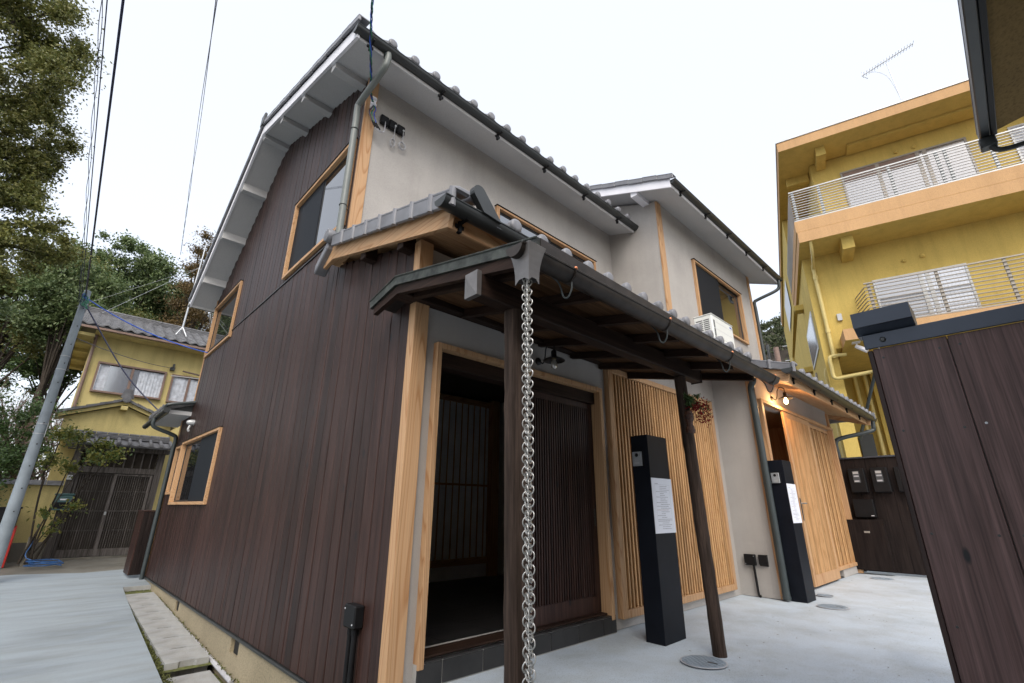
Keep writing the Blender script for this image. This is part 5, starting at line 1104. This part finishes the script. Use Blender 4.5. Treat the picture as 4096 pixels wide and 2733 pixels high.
# ================================================================== trees
def leaves(mb, centers, n, size, rg, flat=.35, aspect=.5):
    c = np.array([k[:3] for k in centers]); r = np.array([k[3] for k in centers]); wgt = r**2; wgt /= wgt.sum()
    idx = rg.choice(len(c), n, p=wgt); d = rg.normal(size=(n,3)); d /= np.linalg.norm(d, axis=1)[:,None]
    rad = r[idx]*np.minimum(1.7, np.abs(rg.normal(0, .72, n))+.05); p = c[idx]+d*rad[:,None]*np.array([1,1,.72])
    nrm = rg.normal(size=(n,3)); nrm[:,2] += flat; nrm /= np.linalg.norm(nrm, axis=1)[:,None]
    t = np.cross(nrm, rg.normal(size=(n,3))); t /= np.linalg.norm(t, axis=1)[:,None]; bn = np.cross(nrm, t)
    s = size*rg.uniform(.6, 1.35, n)[:,None]; w_ = s*aspect
    V_ = np.stack([p-t*s*.5, p+bn*w_*.5-t*s*.05, p+t*s*.5-nrm*s*.12, p-bn*w_*.5-t*s*.05], 1).reshape(-1, 3)
    k0 = len(mb.v); mb.v += [tuple(x) for x in V_]; mb.f += [(k0+4*i, k0+4*i+1, k0+4*i+2, k0+4*i+3) for i in range(n)]; mb.mi += [0]*n
def crown(cx, cy, cz, rx, ry, rz, n, rg, rc=(.5,1.0)):
    out = []
    while len(out) < n:
        d = rg.normal(size=3); d /= np.linalg.norm(d); k = rg.uniform(.1, 1)**.5
        out.append((cx+d[0]*rx*k, cy+d[1]*ry*k, cz+d[2]*rz*k, rg.uniform(*rc)))
    return out
def tree(name, base, h, blobs, nleaf, size, lm, label, cat='tree', group=None, r=.22, seed=1, limb=14, aspect=.5, lmin=.25, lr=.38):
    rg = np.random.default_rng(seed); t_ = thing(name, base, label, cat, group); B = Vector(base)
    top = B+Vector((0,0,h)); tr = MB()
    sp = [B-Vector((0,0,.3)), B+Vector((rg.uniform(-.1,.1),0,h*.35)), B+Vector((rg.uniform(-.2,.2),0,h*.7)), top]
    P_ = arc(sp, 5); tr.tube(P_, [r*(1-.75*i/len(P_)) for i in range(len(P_))], 10)
    for k in range(min(limb, len(blobs))):
        bl = blobs[int(k*len(blobs)/limb) % len(blobs)]; e = Vector(bl[:3]); z0 = B.z+min(h*.95, max(h*lmin, (e.z-B.z)*.55)); s0 = Vector((B.x,B.y,z0))
        mid = s0.lerp(e, .55)+Vector((0,0,(e-s0).length*.10)); L_ = arc([s0, mid, e], 5); tr.tube(L_, [r*lr*(1-.85*i/len(L_)) for i in range(len(L_))], 6)
    tr.build('trunk', M['bark'], t_, smooth=True)
    cr = MB(); leaves(cr, blobs, nleaf, size, rg, aspect=aspect); cr.build('crown', M[lm], t_)
    return t_
rg = np.random.default_rng(21)
def sc(bl, k): return [(x*k, y*k, 1+(z-1)*k, r*k) for x, y, z, r in bl]
bl = crown(-5.0,16.5,11.0,2.6,2.4,5.4,90,rg,(.25,.6))+crown(-3.2,16,12.2,1.25,1.5,3.6,95,rg,(.2,.45))+crown(-2.9,16,8.6,1.25,1.5,1.8,60,rg,(.18,.4))+crown(-2.7,15.8,6.5,1.4,1.4,1.0,44,rg,(.16,.36))+crown(-1.6,15.8,7.4,.85,1.0,.8,26,rg,(.14,.3))+crown(-2.3,16,9.6,.75,1.0,1.7,44,rg,(.16,.36))
tree('evergreen_oak', (-4.0,10.4,-.3), 6.6, sc(bl,.62), 190000, .054, 'lf_oak', 'tall evergreen oak filling the upper left of the picture', r=.20, seed=5, limb=40, lmin=.62, lr=.2)
bl = crown(-3.2,13.5,4.4,1.5,1.2,.9,40,rg,(.16,.36))+crown(-1.9,14.2,5.0,.9,.8,.5,18,rg,(.14,.3))
tree('maple_tree', (-5.2,13.8,-.2), 4.2, bl, 9000, .075, 'lf_mid', 'loose branches of a smaller tree low at the left edge', r=.06, seed=6, limb=14)
bg = 'trees behind the yellow house'
for i, (b0, h, spec, n, sz, lm, lab) in enumerate([
    ((-2.6,27,0), 9, (-2.2,27,9.4,2.4,2.0,2.8), 17000, .20, 'lf_oak', 'olive green broadleaf tree just right of the pole top'),
    ((.6,30,0), 11, (.5,30,11.6,2.5,2.2,3.2), 20000, .22, 'lf_mid', 'tall broad tree standing highest behind the yellow house'),
    ((2.6,31,0), 11, (2.7,31,11.2,1.9,2.0,3.0), 15000, .22, 'lf_mid', 'blue green tree between the tall broad tree and the rusty cedar'),
    ((-.6,33,0), 9, (-.8,33,8.6,3.0,2.0,2.6), 12000, .24, 'lf_dk', 'dark tree low behind the yellow house roof'),
    ((4.6,34,0), 9, (4.2,34,9.2,2.5,2.0,3.2), 12000, .24, 'lf_dk', 'dark tree glimpsed behind the rear corner of the house'),
    ((-.9,25,0), 8, (-.8,25,8.7,1.7,1.5,1.9), 13000, .20, 'lf_mid', 'leafy green tree directly above the left end of the yellow house roof'),
    ((1.9,35,0), 10, (1.8,35,10.6,2.6,2.0,2.6), 14000, .24, 'lf_dk', 'dark tree filling the gap between the two tall green trees')]):
    x, y, z, rx, ry, rz = spec; blobs = crown(x, y, z, rx, ry, rz, 90, rg, (.25,.7)); tree('broadleaf_tree', b0, h, blobs, int(n*2.6), sz*.68, lm, lab, group=bg, r=.2, seed=30+i, lr=.25)
bl = []
for k in range(34):
    z = 6.0+8.2*(k/34); r_ = 1.45*(1-.62*k/34); a = k*2.4; bl.append((3.35+r_*.75*math.cos(a), 26+r_*.75*math.sin(a), z, .42+.25*(1-k/34)))
tree('cedar_tree', (3.35,26,0), 13.6, bl, 34000, .125, 'lf_ced', 'rust brown cedar tree beside the house eave', group=bg, r=.25, seed=44, limb=20, aspect=.35)
bl = crown(1.2,23.5,7.3,1.35,1.0,.95,14,rg,(.35,.6)); tree('bamboo_clump', (1.2,23.5,0), 6.5, bl, 9000, .16, 'lf_yel', 'bright yellow green clump rising behind the tiled roof', cat='bush', r=.10, seed=50, aspect=.25)
# bare thicket and bushes left of the gate
q = random.Random(31); tr = MB(); tw = MB()
def grow(p, d, L, r, lv):
    e = p+d*L+Vector((q.uniform(-.1,.1), q.uniform(-.1,.1), q.uniform(-.05,.1)))*L; (tr if lv < 3 else tw).tube([p, p.lerp(e,.5)+Vector((q.uniform(-.06,.06),0,q.uniform(-.06,.06)))*L, e], [r, r*.8, r*.6], 5 if lv < 3 else 3, caps=False)
    if lv < 5:
        for k in range(q.choice((3,4,4)) if lv else 5):
            nd = (d+Vector((q.uniform(-1,1), q.uniform(-1,1), q.uniform(-.35,.8)))*.85).normalized(); grow(p.lerp(e, q.uniform(.35,1)), nd, L*q.uniform(.58,.82), r*.55, lv+1)
for (x, y, lab) in ((-1.5,20,'leafless brown tree just left of the utility pole'),(-.7,20.5,'leafless brown tree right behind the utility pole'),(-2.6,19.5,'leafless brown tree nearest the left picture edge'),(-.2,22,'leafless brown tree against the side of the yellow house'),(-1.1,22.5,'leafless brown tree furthest back in the bare thicket')):
    tr = MB(); tw = MB(); grow(Vector((x,y,-.2)), Vector((q.uniform(-.1,.1),0,1)), 1.75, .10, 0)
    TK = thing('bare_tree', (x, y, -.2), lab, 'tree', 'bare trees left of the yellow house'); tr.build('trunk', M['bark'], TK); tw.build('crown', M['twig'], TK)
for k, (base, spec, n, lm, lab) in enumerate([((-1.4,13.9,0), (-1.35,13.95,1.2,.95,.35,1.15), 14000, 'lf_dk', 'dense dark green bush hiding the garden wall at the left'), ((-1.0,15.3,0), (-1.0,15.3,2.3,1.1,.6,1.0), 9000, 'lf_dk', 'camellia bush behind the utility pole'), ((-2.6,16.4,0), (-2.4,16.4,3.2,1.2,.7,1.3), 9000, 'lf_mid', 'lighter green bush at the left picture edge above the dark bush')]):
    x, y, z, rx, ry, rz = spec; tree('garden_bush', base, 2.4, crown(x,y,z,rx,ry,rz,26,rg,(.25,.5)), n, .075, lm, lab, cat='bush', group='garden bushes', r=.07, seed=60+k)
SB = thing('gate_shrub', (.15, 13.4, -.1), 'thin leaning shrub with yellowing leaves in front of the gate', 'shrub'); tr = MB(); q = random.Random(17); bl = []
for (ex, ez, ey) in ((.35,2.35,13.2),(.75,2.2,13.3),(.55,1.95,13.1),(.05,2.45,13.3),(.95,2.05,13.4),(.30,1.75,13.2),(-.05,1.9,13.4),(.55,1.0,13.2),(.18,.85,13.1),(.32,.65,13.2)):
    s0 = Vector((.12+q.uniform(-.12,.12), 13.45, -.05)); e = Vector((ex,ey,ez)); L_ = arc([s0, s0.lerp(e,.5)+Vector((q.uniform(-.12,.04),0,q.uniform(-.05,.1))), e], 5); tr.tube(L_, [.017*(1-.7*i/len(L_)) for i in range(len(L_))], 6)
    bl += [(e.x+q.uniform(-.1,.1), e.y+q.uniform(-.15,.15), e.z+q.uniform(-.12,.06), q.uniform(.12,.22)) for _ in range(4 if ez > 1.5 else 2)]
tr.build('stems', M['bark'], SB, smooth=True); cr = MB(); leaves(cr, bl, 2600, .075, np.random.default_rng(9), aspect=.5); cr.build('foliage', M['lf_shr'], SB)
# distant wooded hill, tower and poles seen between the houses
hb = MB(); NH = 40; D0 = Vector((.925,.235,0))
def hp(t, s_): return D0*s_+Vector((-.235,.925,0))*t
v = []
for j in range(9):
    for i in range(NH+1):
        t = -60+120*i/NH; s_ = 115+12*j; hgt = (66-.30*abs(t+12))*math.sin(min(1, j/6)*math.pi/2)-2; p = hp(t, s_); v.append((p.x, p.y, max(-1.3, hgt)))
hb.add(v, [(j*(NH+1)+i, j*(NH+1)+i+1, (j+1)*(NH+1)+i+1, (j+1)*(NH+1)+i) for j in range(8) for i in range(NH)]); hb.build('hill', M['soil'], kind='structure', smooth=True)
bl = []; rg = np.random.default_rng(3)
for i in range(420):
    t = rg.uniform(-22,14); j = rg.uniform(0,6); s_ = 113+12*j; p = hp(t, s_); z = (66-.30*abs(t+12))*math.sin(min(1,j/6)*math.pi/2)-1; bl.append((p.x, p.y, z+.6, rg.uniform(1.0,1.9)))
cr = MB(); leaves(cr, bl, 26000, .75, rg); cr.build('hill_wood', M['lf_hill'], kind='stuff', label='wooded hillside far off between the two buildings', cat='woods')
bl = [(hp(t, 62+o).x, hp(t, 62+o).y, z, 1.0) for t, o, z in ((-1.6,0,12.0),(-2.6,1,11.2),(-.6,0,11.2),(.4,1,10.5),(-1.4,-1,10.0),(1.4,0,10.0),(-3,0,9.6))]
c0 = hp(-1.2,62); tree('yellow_tree', (c0.x,c0.y,-1), 11, bl, 5000, .36, 'lf_hily', 'yellow leaved tree in the gap between house and apartments', r=.2, seed=71)
TW = thing('lattice_tower', tuple(hp(-1.0,90))[:2]+(0,), 'pale grey lattice mast against the distant hill', 'tower'); c1 = hp(-1.0,90)
for sx_ in (-1, 1):
    for sy_ in (-1, 1): MB().tube([c1+Vector((sx_*.6,sy_*.6,0)), c1+Vector((sx_*.28,sy_*.28,29.5))], .07, 5).build('leg', M['galv'], TW)
b = MB()
for i in range(26):
    z = 1+i*1.1; k = .6-.32*z/29.5; b.tube([c1+Vector((-k,-k,z)), c1+Vector((k,k,z+1.1))], .04, 4).tube([c1+Vector((k,-k,z)), c1+Vector((-k,k,z+1.1))], .04, 4)
b.build('bracing', M['galv'], TW)
for z in (24, 26.5): MB().tube([c1+Vector((.6,-1.6,z)), c1+Vector((-.6,1.6,z))], .07, 5).build('cross_arm', M['galv'], TW)
SP = thing('street_pole', tuple(hp(1.8,55))[:2]+(-1,), 'dark pole with transformer cans in the far gap', 'pole'); c2 = hp(1.85,55); MB().tube([c2+Vector((0,0,-1)), c2+Vector((0,0,17.0))], .14, 8).build('shaft', M['gut'], SP)
for d in (-.45,.45): MB().tube([c2+Vector((-.235*d*1.6,.925*d*1.6,14.6)), c2+Vector((-.235*d*1.6,.925*d*1.6,16.6))], .26, 10).build('transformer_can', M['brownf'], SP, smooth=True)
